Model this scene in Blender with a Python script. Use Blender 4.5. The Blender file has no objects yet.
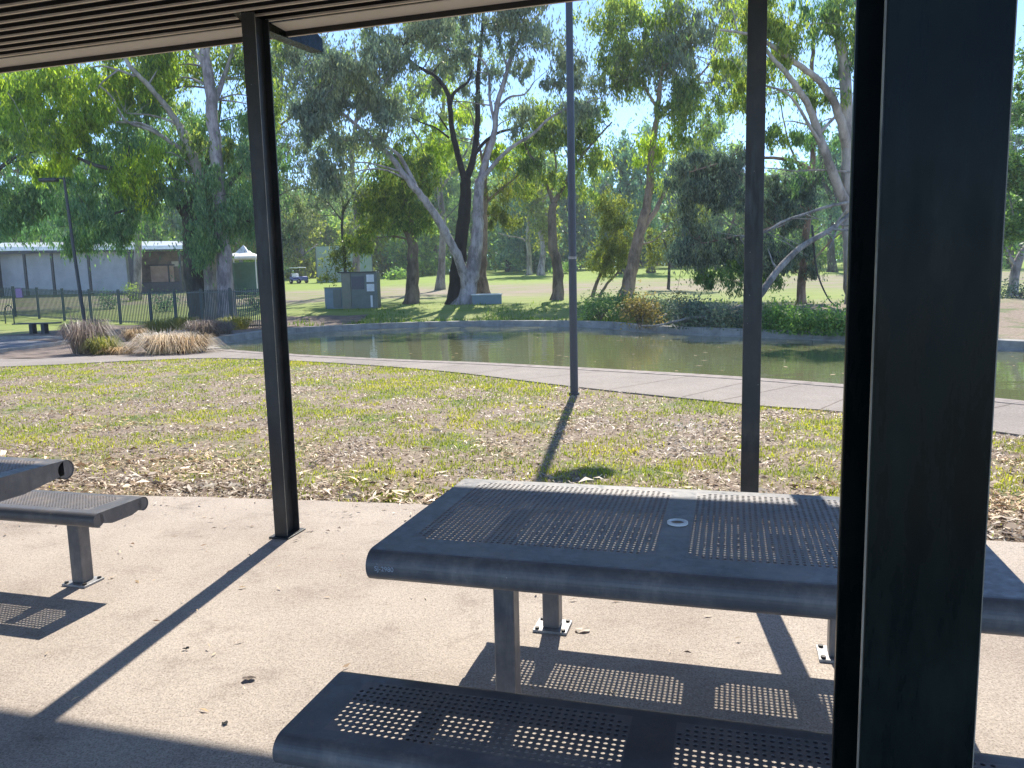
import bpy, bmesh, math, random
import numpy as np
from mathutils import Vector, Matrix
random.seed(7); rng = np.random.default_rng(7)
PI = math.pi; R = math.radians
sc = bpy.context.scene; COL = sc.collection

# ------------------------------------------------------------ camera figures (real-world eye point, pitch, roll)
FOC, PITCH, ROLL, EYE = 769., R(7.4), R(1.36), 1.55
_f = Vector((0, math.cos(PITCH), -math.sin(PITCH))); _r = Vector((1, 0, 0)); _u = _r.cross(_f)
cr = _r*math.cos(ROLL) - _u*math.sin(ROLL); cu = _u*math.cos(ROLL) + _r*math.sin(ROLL)
def at(x, y, Y):
    """world point at depth Y (metres in front of the eye) seen in direction x, y of the survey photo"""
    d = _f*FOC + cr*(x-512) - cu*(y-384)
    t = Y/d.y
    return Vector((d.x*t, Y, d.z*t+EYE))
def mpp(Y): return Y/FOC

# ------------------------------------------------------------ materials
def mat(name):
    m = bpy.data.materials.new(name); m.use_nodes = True
    nt = m.node_tree; b = nt.nodes['Principled BSDF']
    return m, nt, b
def N(nt, t, **k):
    n = nt.nodes.new(t)
    for a, v in k.items(): setattr(n, a, v)
    return n
def noise(nt, scale, detail=4, rough=.6, coord='Object', vscale=None):
    tc = N(nt, 'ShaderNodeTexCoord'); n = N(nt, 'ShaderNodeTexNoise')
    n.inputs['Scale'].default_value = scale; n.inputs['Detail'].default_value = detail; n.inputs['Roughness'].default_value = rough
    if vscale:
        mp = N(nt, 'ShaderNodeMapping'); mp.inputs['Scale'].default_value = vscale
        nt.links.new(tc.outputs[coord], mp.inputs[0]); nt.links.new(mp.outputs[0], n.inputs['Vector'])
    else: nt.links.new(tc.outputs[coord], n.inputs['Vector'])
    return n
def ramp(nt, src, stops):
    r = N(nt, 'ShaderNodeValToRGB'); e = r.color_ramp.elements
    while len(e) < len(stops): e.new(.5)
    for i, (p, c) in enumerate(stops):
        e[i].position = p; e[i].color = (*c, 1) if len(c) == 3 else c
    nt.links.new(src, r.inputs[0]); return r
def g3(v): return (v, v, v)
def mixc(nt, fac, a, b, mode='MIX'):
    m = N(nt, 'ShaderNodeMix', data_type='RGBA', blend_type=mode)
    L = nt.links
    for s, i in ((fac, 0), (a, 6), (b, 7)):
        if hasattr(s, 'is_output') or isinstance(s, bpy.types.NodeSocket): L.new(s, m.inputs[i])
        else: m.inputs[i].default_value = s if i == 0 else (*s, 1)
    return m.outputs[2]
def bump(nt, b, src, strength, dist=.02):
    n = N(nt, 'ShaderNodeBump'); n.inputs['Strength'].default_value = strength; n.inputs['Distance'].default_value = dist
    nt.links.new(src, n.inputs['Height']); nt.links.new(n.outputs[0], b.inputs['Normal'])

def m_plain(name, c1, c2, scale=5, rough=.6, metal=0., bmp=0., bscale=40, spec=.5, vscale=None):
    m, nt, b = mat(name)
    n = noise(nt, scale, 5, .65, vscale=vscale); r = ramp(nt, n.outputs[0], [(.3, c1), (.7, c2)])
    nt.links.new(r.outputs[0], b.inputs['Base Color'])
    b.inputs['Roughness'].default_value = rough; b.inputs['Metallic'].default_value = metal
    b.inputs['Specular IOR Level'].default_value = spec
    if bmp:
        n2 = noise(nt, bscale, 4); bump(nt, b, n2.outputs[0], bmp)
    return m

def m_paint(name, base, dust, rough, spots=.0, amount=.35):
    """weathered powder coat: dust film in patches, scuffs, small pale specks"""
    m, nt, b = mat(name); L = nt.links
    n1 = noise(nt, 3.1, 6, .7); n2 = noise(nt, 38, 4, .7, vscale=(1, 1, .2))
    r1 = ramp(nt, n1.outputs[0], [(.42, g3(0)), (.78, g3(amount))])
    r2 = ramp(nt, n2.outputs[0], [(.35, g3(.15)), (.75, g3(1))])
    f = N(nt, 'ShaderNodeMath', operation='MULTIPLY'); L.new(r1.outputs[0], f.inputs[0]); L.new(r2.outputs[0], f.inputs[1])
    c = mixc(nt, f.outputs[0], base, dust)
    if spots:
        v = N(nt, 'ShaderNodeTexVoronoi'); v.inputs['Scale'].default_value = 20; tc = N(nt, 'ShaderNodeTexCoord'); L.new(tc.outputs['Object'], v.inputs['Vector'])
        wn = N(nt, 'ShaderNodeSeparateColor'); L.new(v.outputs['Color'], wn.inputs[0])
        th = N(nt, 'ShaderNodeMath', operation='MULTIPLY'); L.new(wn.outputs[0], th.inputs[0]); th.inputs[1].default_value = spots
        lt = N(nt, 'ShaderNodeMath', operation='LESS_THAN'); L.new(v.outputs['Distance'], lt.inputs[0]); L.new(th.outputs[0], lt.inputs[1])
        c = mixc(nt, lt.outputs[0], c, (.32, .31, .28))
    L.new(c, b.inputs['Base Color'])
    rr = ramp(nt, n2.outputs[0], [(.25, g3(max(.12, rough-.15))), (.75, g3(rough+.2))]); L.new(rr.outputs[0], b.inputs['Roughness'])
    b.inputs['Specular IOR Level'].default_value = .5
    bump(nt, b, n2.outputs[0], .04, .004)
    return m

M = {}
M['table'] = m_paint('charcoal_table_paint', (.108, .104, .106), (.42, .36, .30), .42, .045, .95)
M['worn'] = m_paint('worn_brownish_mesh', (.17, .155, .15), (.50, .38, .28), .5, .0, 1.)
M['post'] = m_paint('dark_post_paint', (.003, .006, .006), (.022, .034, .026), .28, .11, .8)
M['post'].node_tree.nodes['Principled BSDF'].inputs['Specular IOR Level'].default_value = .12
M['post2'] = m_paint('dusty_dark_post_paint', (.014, .016, .017), (.11, .10, .09), .45, .06, .7)
M['pole'] = m_paint('grey_pole_paint', (.05, .058, .075), (.13, .12, .11), .4, .0, .3)
M['galv'] = m_plain('pale_plate_steel', (.22, .21, .20), (.42, .41, .40), 20, .5, .3, .1)
M['bolt'] = m_plain('dark_bolt', (.03, .03, .03), (.07, .06, .05), 30, .5, .6)
M['white_ring'] = m_plain('white_plastic', (.78, .77, .74), (.88, .88, .86), 30, .4)
M['batten'] = m_plain('soffit_batten', (.48, .43, .36), (.72, .66, .56), 6, .6, 0, .1, 60, vscale=(1, 8, 8))
M['edge'] = m_plain('pale_skylit_edge', (.08, .075, .06), (.36, .33, .26), 9, .5, 0, 0)  # paler flange edge, skylight put into its colour
M['roofdark'] = m_plain('dark_roof_sheet', (.005, .005, .005), (.016, .013, .010), 3, .7)
M['alu'] = m_plain('pale_fascia_edge', (.42, .38, .33), (.6, .55, .5), 8, .5)
m, nt, b = mat('translucent_roof_strip'); b.inputs['Base Color'].default_value = (.86, .85, .82, 1); b.inputs['Roughness'].default_value = .6
t_ = N(nt, 'ShaderNodeBsdfTranslucent'); t_.inputs[0].default_value = (.75, .72, .66, 1); mx_ = N(nt, 'ShaderNodeMixShader'); mx_.inputs[0].default_value = .5
nt.links.new(b.outputs[0], mx_.inputs[1]); nt.links.new(t_.outputs[0], mx_.inputs[2]); nt.links.new(mx_.outputs[0], nt.nodes['Material Output'].inputs[0]); M['clear'] = m
M['white'] = m_plain('white_fabric', (.72, .72, .72), (.85, .85, .84), 4, .7)
M['roof_metal'] = m_plain('pale_roof_metal', (.55, .58, .62), (.75, .77, .8), 2, .35, .3)
M['wall_grey'] = m_plain('pale_grey_wall', (.35, .37, .41), (.47, .49, .53), 1.2, .7)
M['dark'] = m_plain('dark_column_paint', (.02, .025, .03), (.05, .055, .06), 4, .5)
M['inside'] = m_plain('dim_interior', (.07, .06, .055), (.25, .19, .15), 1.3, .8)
M['brick'] = m_plain('pinkish_wall', (.38, .24, .18), (.6, .42, .33), 1.5, .8)
M['fence'] = m_plain('dark_green_fence', (.025, .045, .045), (.05, .075, .075), 3, .45)
M['purple'] = m_plain('purple_sign', (.25, .16, .42), (.34, .23, .52), 5, .5)
M['cab'] = m_plain('grey_green_cabinet', (.11, .13, .115), (.16, .18, .16), 2.2, .55, 0, .1)
M['cab_light'] = m_plain('olive_cabinet_side', (.17, .17, .125), (.23, .225, .17), 2.2, .6)
M['cab_white'] = m_plain('white_notice', (.55, .57, .58), (.72, .73, .74), 6, .5)
M['bluebox'] = m_plain('blue_grey_box', (.13, .19, .22), (.19, .25, .28), 2, .45)
M['boxlid'] = m_plain('pale_box_lid', (.6, .62, .62), (.75, .76, .76), 5, .4)
M['cart_red'] = m_plain('red_cart_paint', (.5, .03, .04), (.6, .06, .06), 4, .3)
M['cart_blue'] = m_plain('blue_cart_paint', (.06, .08, .3), (.12, .15, .42), 4, .3)
M['cart_canopy'] = m_plain('pale_canopy', (.6, .66, .66), (.74, .78, .78), 4, .4)
M['rubber'] = m_plain('black_rubber', (.015, .015, .015), (.03, .03, .03), 10, .8)
M['shade'] = m_plain('teal_shade_cloth', (.10, .19, .16), (.15, .26, .22), 2, .8)
M['kerb'] = m_plain('concrete_kerb', (.22, .21, .19), (.42, .4, .36), 2.4, .8, 0, .3, 20)
M['mulch'] = m_plain('bark_mulch', (.10, .072, .055), (.28, .21, .165), 3, .95, 0, .9, 9)

# concrete slab
m, nt, b = mat('exposed_aggregate_concrete'); L = nt.links
a1 = noise(nt, 120, 3, .85); a2 = noise(nt, 1.1, 6, .62); a3 = noise(nt, 46, 3, .6); a4 = noise(nt, 3.2, 7, .72)
c0 = ramp(nt, a1.outputs[0], [(.33, (.17, .145, .12)), (.46, (.45, .39, .33)), (.62, (.60, .53, .455)), (.75, (.76, .70, .62))])
c1 = ramp(nt, a2.outputs[0], [(.3, (.74, .69, .66)), (.5, (.93, .90, .87)), (.68, (1.06, 1.03, 1.0))])
c2 = ramp(nt, a3.outputs[0], [(.3, g3(.80)), (.6, g3(1.04))])
c3 = ramp(nt, a4.outputs[0], [(.30, (.45, .43, .42)), (.38, (.78, .76, .75)), (.47, g3(1.0))])
x = mixc(nt, 1., c0.outputs[0], c1.outputs[0], 'MULTIPLY'); x = mixc(nt, 1., x, c2.outputs[0], 'MULTIPLY'); x = mixc(nt, .6, x, c3.outputs[0], 'MULTIPLY')
L.new(x, b.inputs['Base Color']); b.inputs['Roughness'].default_value = .88
bump(nt, b, a1.outputs[0], .5, .006); M['slab'] = m

m, nt, b = mat('pinkish_path_concrete'); L = nt.links
a1 = noise(nt, 60, 4, .8); a2 = noise(nt, .8, 6, .6)
c0 = ramp(nt, a1.outputs[0], [(.3, (.17, .14, .118)), (.55, (.345, .295, .25)), (.75, (.52, .455, .39))])
c1 = ramp(nt, a2.outputs[0], [(.3, g3(.74)), (.65, g3(1.0))])
x = mixc(nt, 1., c0.outputs[0], c1.outputs[0], 'MULTIPLY'); L.new(x, b.inputs['Base Color']); b.inputs['Roughness'].default_value = .9
bump(nt, b, a1.outputs[0], .4, .01); M['path'] = m
M['coping'] = m_plain('pale_coping', (.15, .12, .105), (.36, .305, .265), 5, .85, 0, .3, 30)
M['asphalt'] = m_plain('grey_blue_asphalt', (.13, .13, .14), (.22, .22, .235), 1.3, .9, 0, .3, 60)

# ground: lawn with bare soil
m, nt, b = mat('park_ground'); L = nt.links
tc = N(nt, 'ShaderNodeTexCoord'); sep = N(nt, 'ShaderNodeSeparateXYZ'); L.new(tc.outputs['Object'], sep.inputs[0])
n1 = noise(nt, .9, 6, .65); n2 = noise(nt, 14, 5, .75); n3 = noise(nt, .07, 4, .55, vscale=(.45, 1, 1)); n4 = noise(nt, .5, 5, .7, vscale=(.5, 1.6, 1))
litter = ramp(nt, n2.outputs[0], [(.3, (.13, .09, .06)), (.5, (.28, .21, .15)), (.7, (.42, .34, .25))])
green = ramp(nt, n2.outputs[0], [(.3, (.055, .085, .02)), (.55, (.12, .17, .04)), (.75, (.19, .25, .07))])
sel = ramp(nt, n1.outputs[0], [(.50, g3(0)), (.68, g3(1))])
near = mixc(nt, sel.outputs[0], litter.outputs[0], green.outputs[0])
fg = ramp(nt, n4.outputs[0], [(.3, (.16, .24, .02)), (.7, (.27, .36, .035))])
bare = ramp(nt, n4.outputs[0], [(.3, (.21, .155, .12)), (.7, (.34, .26, .2))])
# worn dry band across the far park
add = N(nt, 'ShaderNodeMath', operation='MULTIPLY_ADD'); L.new(n3.outputs[0], add.inputs[0]); add.inputs[1].default_value = 26; L.new(sep.outputs[1], add.inputs[2])
band = N(nt, 'ShaderNodeMapRange'); band.inputs[1].default_value = 55; band.inputs[2].default_value = 160; L.new(add.outputs[0], band.inputs[0])
bsel = ramp(nt, band.outputs[0], [(0.0, g3(.25)), (.05, g3(.45)), (.10, g3(1)), (.24, g3(.9)), (.33, g3(0)), (1, g3(0))])
dry = N(nt, 'ShaderNodeMath', operation='MULTIPLY'); L.new(bsel.outputs[0], dry.inputs[0])
n5 = ramp(nt, n4.outputs[0], [(.36, g3(.15)), (.55, g3(1))]); L.new(n5.outputs[0], dry.inputs[1])
far = mixc(nt, dry.outputs[0], fg.outputs[0], bare.outputs[0])
fs = N(nt, 'ShaderNodeMapRange'); fs.inputs[1].default_value = 26; fs.inputs[2].default_value = 37; L.new(sep.outputs[1], fs.inputs[0])
x = mixc(nt, fs.outputs[0], near, far); L.new(x, b.inputs['Base Color']); b.inputs['Roughness'].default_value = .95
bump(nt, b, n2.outputs[0], .6, .03); M['ground'] = m

# water
m, nt, b = mat('pond_water'); L = nt.links
n1 = noise(nt, 1.3, 3, .5, vscale=(.6, 1.6, 1)); n2 = noise(nt, .12, 3, .5)
r = ramp(nt, n2.outputs[0], [(.3, (.15, .165, .075)), (.7, (.21, .215, .11))]); L.new(r.outputs[0], b.inputs['Base Color'])
b.inputs['Roughness'].default_value = .03; b.inputs['IOR'].default_value = 1.33; b.inputs['Specular IOR Level'].default_value = .75
bump(nt, b, n1.outputs[0], .16, .05); M['water'] = m

def m_leaf(name, cols, trans=.58, tcol=None, rough=.5, patch=.35, spec=.4):
    """cols: dark .. light greens picked per leaf; noise makes clump-wide tint"""
    m, nt, b = mat(name); L = nt.links
    geo = N(nt, 'ShaderNodeNewGeometry')
    st = [(i/(len(cols)-1), c) for i, c in enumerate(cols)]
    r = ramp(nt, geo.outputs['Random Per Island'], st)
    n = noise(nt, patch, 3, .6); r2 = ramp(nt, n.outputs[0], [(.33, (.82, .88, .92)), (.5, (1.1, 1.02, .9)), (.68, (1.6, 1.32, .85))])
    c = mixc(nt, 1., r.outputs[0], r2.outputs[0], 'MULTIPLY')
    L.new(c, b.inputs['Base Color']); b.inputs['Roughness'].default_value = rough; b.inputs['Specular IOR Level'].default_value = spec
    t = N(nt, 'ShaderNodeBsdfTranslucent'); tc_ = mixc(nt, 1., c, tcol or (1.6, 1.75, .85), 'MULTIPLY'); L.new(tc_, t.inputs[0])
    mx = N(nt, 'ShaderNodeMixShader'); mx.inputs[0].default_value = trans
    L.new(b.outputs[0], mx.inputs[1]); L.new(t.outputs[0], mx.inputs[2]); L.new(mx.outputs[0], nt.nodes['Material Output'].inputs[0])
    return m
LF = {}
LF['gum'] = m_leaf('gum_leaves', [(0.074, 0.138, 0.063), (0.127, 0.212, 0.085), (0.212, 0.297, 0.106), (0.317, 0.381, 0.127)])
LF['bright'] = m_leaf('bright_gum_leaves', [(0.111, 0.188, 0.031), (0.188, 0.298, 0.046), (0.283, 0.409, 0.063), (0.409, 0.486, 0.078)], .6)  # yellow-green leaf colour, lightened to stand in for sunlit clumps too
LF['blue'] = m_leaf('blue_grey_leaves', [(0.099, 0.149, 0.119), (0.149, 0.207, 0.168), (0.207, 0.278, 0.207), (0.297, 0.356, 0.237)], .35, (1.1, 1.25, .9))
LF['teal'] = m_leaf('drooping_teal_leaves', [(0.076, 0.164, 0.099), (0.110, 0.230, 0.131), (0.175, 0.306, 0.164), (0.262, 0.393, 0.175)], .42, (1.1, 1.4, .8))
LF['olive'] = m_leaf('olive_yellow_leaves', [(.085, .115, .035), (.13, .17, .05), (.185, .225, .075), (.24, .275, .10)], .5)
LF['dark'] = m_leaf('dark_needle_leaves', [(0.055, 0.085, 0.078), (0.091, 0.136, 0.120), (0.150, 0.211, 0.166), (0.241, 0.300, 0.211)], .25, (1.0, 1.3, .9))
LF['under'] = m_leaf('undergrowth_leaves', [(0.057, 0.134, 0.057), (0.095, 0.192, 0.076), (0.153, 0.287, 0.095), (0.230, 0.364, 0.114)], .35)
LF['autumn'] = m_leaf('yellow_brown_leaves', [(0.126, 0.116, 0.042), (0.210, 0.179, 0.074), (0.315, 0.242, 0.126), (0.378, 0.304, 0.179)], .4)
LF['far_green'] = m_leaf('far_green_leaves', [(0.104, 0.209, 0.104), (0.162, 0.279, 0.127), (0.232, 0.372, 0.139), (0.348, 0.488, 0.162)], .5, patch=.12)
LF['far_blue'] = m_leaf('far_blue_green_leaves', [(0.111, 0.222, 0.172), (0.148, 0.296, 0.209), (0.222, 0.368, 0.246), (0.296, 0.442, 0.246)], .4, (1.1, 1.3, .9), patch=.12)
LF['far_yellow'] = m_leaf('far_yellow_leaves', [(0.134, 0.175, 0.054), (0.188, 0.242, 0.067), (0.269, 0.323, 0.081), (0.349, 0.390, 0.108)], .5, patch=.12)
GR = {}
GR['lawn'] = m_leaf('lawn_blades', [(.16, .20, .03), (.25, .30, .04), (.35, .40, .06), (.48, .47, .13)], .4, patch=.8)
GR['bank'] = m_leaf('bank_blades', [(.07, .13, .02), (.10, .18, .03), (.14, .22, .04), (.2, .26, .06)], .45, patch=.5)
GR['litter'] = m_leaf('leaf_litter', [(.13, .08, .055), (.27, .19, .13), (.43, .335, .25), (.56, .47, .36), (.74, .66, .55)], .12, (1, 1, 1), patch=.9)
GR['straw'] = m_leaf('straw_blades', [(.22, .15, .09), (.33, .25, .15), (.45, .36, .25), (.6, .5, .38)], .3, (1, 1, .9))
GR['pale'] = m_leaf('pale_straw_blades', [(.35, .3, .24), (.48, .43, .36), (.6, .55, .5), (.7, .66, .6)], .3, (1, 1, 1))
GR['mauve'] = m_leaf('mauve_grey_blades', [(.13, .11, .11), (.2, .17, .17), (.28, .24, .23), (.36, .32, .28)], .3, (1, 1, 1))
GR['tuft'] = m_leaf('green_tuft_blades', [(.10, .13, .04), (.17, .19, .06), (.26, .26, .09), (.36, .33, .15)], .4)

def m_bark(name, dark, light, scale=3., vs=(1, 1, .25), bm=.6):
    m, nt, b = mat(name)
    n = noise(nt, scale*1.6, 8, .78, vscale=vs); n2 = noise(nt, 1.6, 4, .7, vscale=(1, 1, .4))
    r = ramp(nt, n.outputs[0], [(.3, dark), (.48, tuple((p*.45+q*.55) for p, q in zip(dark, light))), (.68, light)])
    r2 = ramp(nt, n2.outputs[0], [(.40, g3(.48)), (.52, g3(.92)), (.65, g3(1.12))])
    c = mixc(nt, 1., r.outputs[0], r2.outputs[0], 'MULTIPLY'); nt.links.new(c, b.inputs['Base Color'])
    b.inputs['Roughness'].default_value = .9; bump(nt, b, n.outputs[0], bm, .08); return m
BK = {'pale': m_bark('pale_gum_bark', (.17, .145, .15), (.54, .48, .48)),
      'white': m_bark('white_gum_bark', (.25, .22, .20), (.52, .47, .42), 2),
      'black': m_bark('black_bark', (.008, .007, .007), (.03, .026, .024)),  # near-black tone for the forked tree
      'brown': m_bark('brown_bark', (.10, .075, .06), (.30, .23, .18)),
      'red': m_bark('reddish_bark', (.16, .10, .08), (.42, .30, .23)),
      'dark': m_bark('dark_bark', (.035, .035, .032), (.12, .115, .10)),
      'grey': m_bark('grey_bark', (.15, .14, .13), (.42, .40, .37), 4)}

# ------------------------------------------------------------ object helpers
def tag(o, label=None, cat=None, group=None, kind=None):
    if label: o['label'] = label
    if cat: o['category'] = cat
    if group: o['group'] = group
    if kind: o['kind'] = kind
    return o
def empty(name, loc=(0, 0, 0), rz=0, label=None, cat=None, group=None):
    o = bpy.data.objects.new(name, None); COL.objects.link(o); o.location = loc; o.rotation_euler = (0, 0, rz)
    o.empty_display_size = .2
    return tag(o, label, cat, group)
class MB:
    def __init__(s): s.v = []; s.f = []
    def add(s, vs, fs):
        o = len(s.v); s.v += [tuple(p) for p in vs]; s.f += [tuple(i+o for i in f) for f in fs]; return s
    def box(s, c, d, rot=None, bev=0):
        x, y, z = d[0]/2, d[1]/2, d[2]/2
        if bev:
            bm = bmesh.new(); bmesh.ops.create_cube(bm, size=1, matrix=Matrix.Diagonal((d[0], d[1], d[2], 1)))
            bmesh.ops.bevel(bm, geom=bm.edges[:], offset=bev, segments=2, affect='EDGES', profile=.5)
            bm.verts.index_update(); vs = [v.co.copy() for v in bm.verts]; fs = [[v.index for v in f.verts] for f in bm.faces]; bm.free()
        else:
            vs = [Vector(p) for p in ((-x,-y,-z),(x,-y,-z),(x,y,-z),(-x,y,-z),(-x,-y,z),(x,-y,z),(x,y,z),(-x,y,z))]
            fs = [(0,3,2,1),(4,5,6,7),(0,1,5,4),(1,2,6,5),(2,3,7,6),(3,0,4,7)]
        c = Vector(c)
        if rot is not None: vs = [rot @ v for v in vs]
        return s.add([v+c for v in vs], fs)
    def tube(s, pts, rad, n=10, caps=True, wob=0.):
        pts = [Vector(p) for p in pts]; k = len(pts)
        if not isinstance(rad, (list, tuple)): rad = [rad]*k
        rings = []; prev = None
        for i, p in enumerate(pts):
            t = (pts[min(i+1, k-1)]-pts[max(i-1, 0)]).normalized()
            if prev is None:
                a = t.orthogonal().normalized()
            else:
                a = (prev - t*prev.dot(t)); a = a.normalized() if a.length > 1e-6 else t.orthogonal().normalized()
            prev = a; bq = t.cross(a)
            ring = []
            for j in range(n):
                th = 2*PI*j/n; r_ = rad[i]*(1+(random.uniform(-wob, wob) if wob else 0))
                ring.append(p + (a*math.cos(th)+bq*math.sin(th))*r_)
            rings.append(ring)
        vs = [q for r_ in rings for q in r_]; fs = []
        for i in range(k-1):
            for j in range(n):
                fs.append((i*n+j, i*n+(j+1) % n, (i+1)*n+(j+1) % n, (i+1)*n+j))
        if caps: fs.append(tuple(range(n-1, -1, -1))); fs.append(tuple((k-1)*n+j for j in range(n)))
        return s.add(vs, fs)
    def cyl(s, c, r_, h, axis='z', n=20):
        c = Vector(c); d = {'x': Vector((h/2, 0, 0)), 'y': Vector((0, h/2, 0)), 'z': Vector((0, 0, h/2))}[axis]
        return s.tube([c-d, c+d], r_, n)
    def prism(s, poly, z0, z1):
        n = len(poly)
        vs = [(p[0], p[1], z0) for p in poly]+[(p[0], p[1], z1) for p in poly]
        area = sum(poly[i][0]*poly[(i+1) % n][1]-poly[(i+1) % n][0]*poly[i][1] for i in range(n))
        fs = [(i, (i+1) % n, n+(i+1) % n, n+i) for i in range(n)]
        fs += [tuple(range(n-1, -1, -1)), tuple(range(n, 2*n))]
        if area < 0: fs = [f[::-1] for f in fs]
        return s.add(vs, fs)
    def build(s, name, m, parent=None, smooth=False, loc=None, angle=None):
        me = bpy.data.meshes.new(name); me.from_pydata(s.v, [], s.f); me.update()
        ms = m if isinstance(m, (list, tuple)) else [m]
        for q in ms: me.materials.append(q)
        if smooth:
            me.shade_smooth()
            if angle: me.set_sharp_from_angle(angle=R(angle))
        o = bpy.data.objects.new(name, me); COL.objects.link(o)
        if parent: o.parent = parent
        if loc: o.location = loc
        return o
def children(o): return [c for c in bpy.data.objects if c.parent == o]
def copy_tree(o, parent=None):
    c = o.copy(); COL.objects.link(c); c.parent = parent
    for ch in children(o): copy_tree(ch, c)
    return c
def np_mesh(name, V, F, m, parent=None, mi=None):
    """V (n,3) float, F (m,4) int quads"""
    me = bpy.data.meshes.new(name); nv, nf = len(V), len(F); k = F.shape[1]
    me.vertices.add(nv); me.vertices.foreach_set('co', V.astype(np.float32).ravel())
    me.loops.add(nf*k); me.loops.foreach_set('vertex_index', F.astype(np.int32).ravel())
    me.polygons.add(nf); me.polygons.foreach_set('loop_start', np.arange(0, nf*k, k, dtype=np.int32))
    try: me.polygons.foreach_set('loop_total', np.full(nf, k, dtype=np.int32))
    except Exception: pass
    for q in (m if isinstance(m, (list, tuple)) else [m]): me.materials.append(q)
    if mi is not None: me.polygons.foreach_set('material_index', mi.astype(np.int32))
    me.update(calc_edges=True); me.validate()
    o = bpy.data.objects.new(name, me); COL.objects.link(o)
    if parent: o.parent = parent
    return o

def leaf_quads(C, length, width, droop=.75, flat=False):
    """diamond leaves centred on C; long axis mostly hanging"""
    n = len(C)
    d = rng.normal(size=(n, 3)); d /= np.linalg.norm(d, axis=1)[:, None]
    if flat: d[:, 2] *= .25
    else: d = d*(1-droop*.8) + np.array([0, 0, -1.])*droop*.8
    d /= np.linalg.norm(d, axis=1)[:, None]
    w = np.cross(d, rng.normal(size=(n, 3))); w /= np.linalg.norm(w, axis=1)[:, None]
    Ls = length*rng.uniform(.6, 1.35, (n, 1)); Ws = width*rng.uniform(.6, 1.35, (n, 1))
    V = np.stack([C-d*Ls/2, C+w*Ws/2-d*Ls*.08, C+d*Ls/2, C-w*Ws/2-d*Ls*.08], 1).reshape(-1, 3)
    F = np.arange(4*n).reshape(n, 4); return V, F
def catmull(P, k=6):
    P = [Vector(p) for p in P]
    if len(P) < 3: return [P[0].lerp(P[1], i/k) for i in range(k+1)]
    out = []
    Q = [P[0]*2-P[1]]+P+[P[-1]*2-P[-2]]
    for i in range(1, len(Q)-2):
        for j in range(k):
            t = j/k; a, b_, c, d = Q[i-1], Q[i], Q[i+1], Q[i+2]
            out.append(.5*((2*b_)+(c-a)*t+(2*a-5*b_+4*c-d)*t*t+(-a+3*b_-3*c+d)*t**3))
    out.append(P[-1]); return out

# ------------------------------------------------------------ terrain
pond_ctl = [(-7.42, 20.28), (-5.01, 18.2), (-2.38, 16.35), (-.23, 15.03), (3.08, 12.51), (4.72, 10.95), (6.15, 9.12), (8.2, 6.0), (11, 3.5), (15, 4), (16, 9),
            (13.6, 13.2), (11.3, 16.87), (8.98, 20.93), (6.49, 23.85), (4.48, 26.64), (3.13, 30.0), (-.45, 32.4), (-4.74, 32.8), (-8.1, 30.97), (-9.24, 28.34), (-9.5, 24.68), (-8.83, 22.2)]
def closed_cm(P, k=6):
    n = len(P); out = []
    for i in range(n):
        a, b_, c, d = [np.array(P[(i+j-1) % n]) for j in range(4)]
        for j in range(k):
            t = j/k; out.append(.5*((2*b_)+(c-a)*t+(2*a-5*b_+4*c-d)*t*t+(-a+3*b_-3*c+d)*t**3))
    return np.array(out)
POND = closed_cm(pond_ctl, 5)
def sdist(X, Y, P=POND):
    X = np.asarray(X, float); Y = np.asarray(Y, float)
    d = np.full(X.shape, 1e9); ins = np.zeros(X.shape, bool); n = len(P)
    for i in range(n):
        ax, ay = P[i]; bx, by = P[(i+1) % n]; ex, ey = bx-ax, by-ay
        t = np.clip(((X-ax)*ex+(Y-ay)*ey)/(ex*ex+ey*ey), 0, 1)
        d = np.minimum(d, np.hypot(X-ax-t*ex, Y-ay-t*ey))
        c = ((ay > Y) != (by > Y)); 
        with np.errstate(all='ignore'): xi = ax+(Y-ay)/(ey if ey != 0 else 1e-9)*ex
        ins ^= c & (X < xi)
    return np.where(ins, -d, d)
def sst(t): t = np.clip(t, 0, 1); return t*t*(3-2*t)
def height(X, Y):
    X = np.asarray(X, float); Y = np.asarray(Y, float)
    d = sdist(X, Y)
    left = sst((-X-10)/5.)
    y0 = 33*(1-sst((X-1)/10.)) + 20*sst((X-1)/10.)
    y0 = y0 + left*3
    rise = .55*sst((Y-y0)/8.)*sst((d-.5)/2.)
    rise = rise*(1-.35*left)
    slope = .037*np.clip(Y-42, 0, 95) + .01*np.clip(Y-137, 0, 400)
    und = .05*np.sin(X*.35+1)*np.sin(Y*.22)*sst((Y-34)/6.)
    z = -.012+rise+slope+und
    return np.where(d < .25, np.minimum(z, -.9*sst((.25-d)/.25)-.012), z)
def hz(x, y): return float(height(np.array([x]), np.array([y]))[0])

def axis_pts(segs):
    out = []
    for a, b_, s in segs: out += list(np.arange(a, b_, s))
    out.append(segs[-1][1]); return np.array(out)
xs = axis_pts([(-400, -100, 20), (-100, -40, 4), (-40, -20, 1), (-20, 20, .3), (20, 40, 1), (40, 100, 4), (100, 400, 20)])
ys = axis_pts([(-60, -8, 4), (-8, 6, 1), (6, 38, .3), (38, 60, 1), (60, 140, 3), (140, 600, 20)])
GX, GY = np.meshgrid(xs, ys); GZ = height(GX, GY)
V = np.stack([GX, GY, GZ], -1).reshape(-1, 3); nx, ny = len(xs), len(ys)
I = np.arange(nx*ny).reshape(ny, nx)
F = np.stack([I[:-1, :-1], I[:-1, 1:], I[1:, 1:], I[1:, :-1]], -1).reshape(-1, 4)
g = np_mesh('ground', V, F, M['ground']); g.data.shade_smooth(); tag(g, kind='structure')

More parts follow.
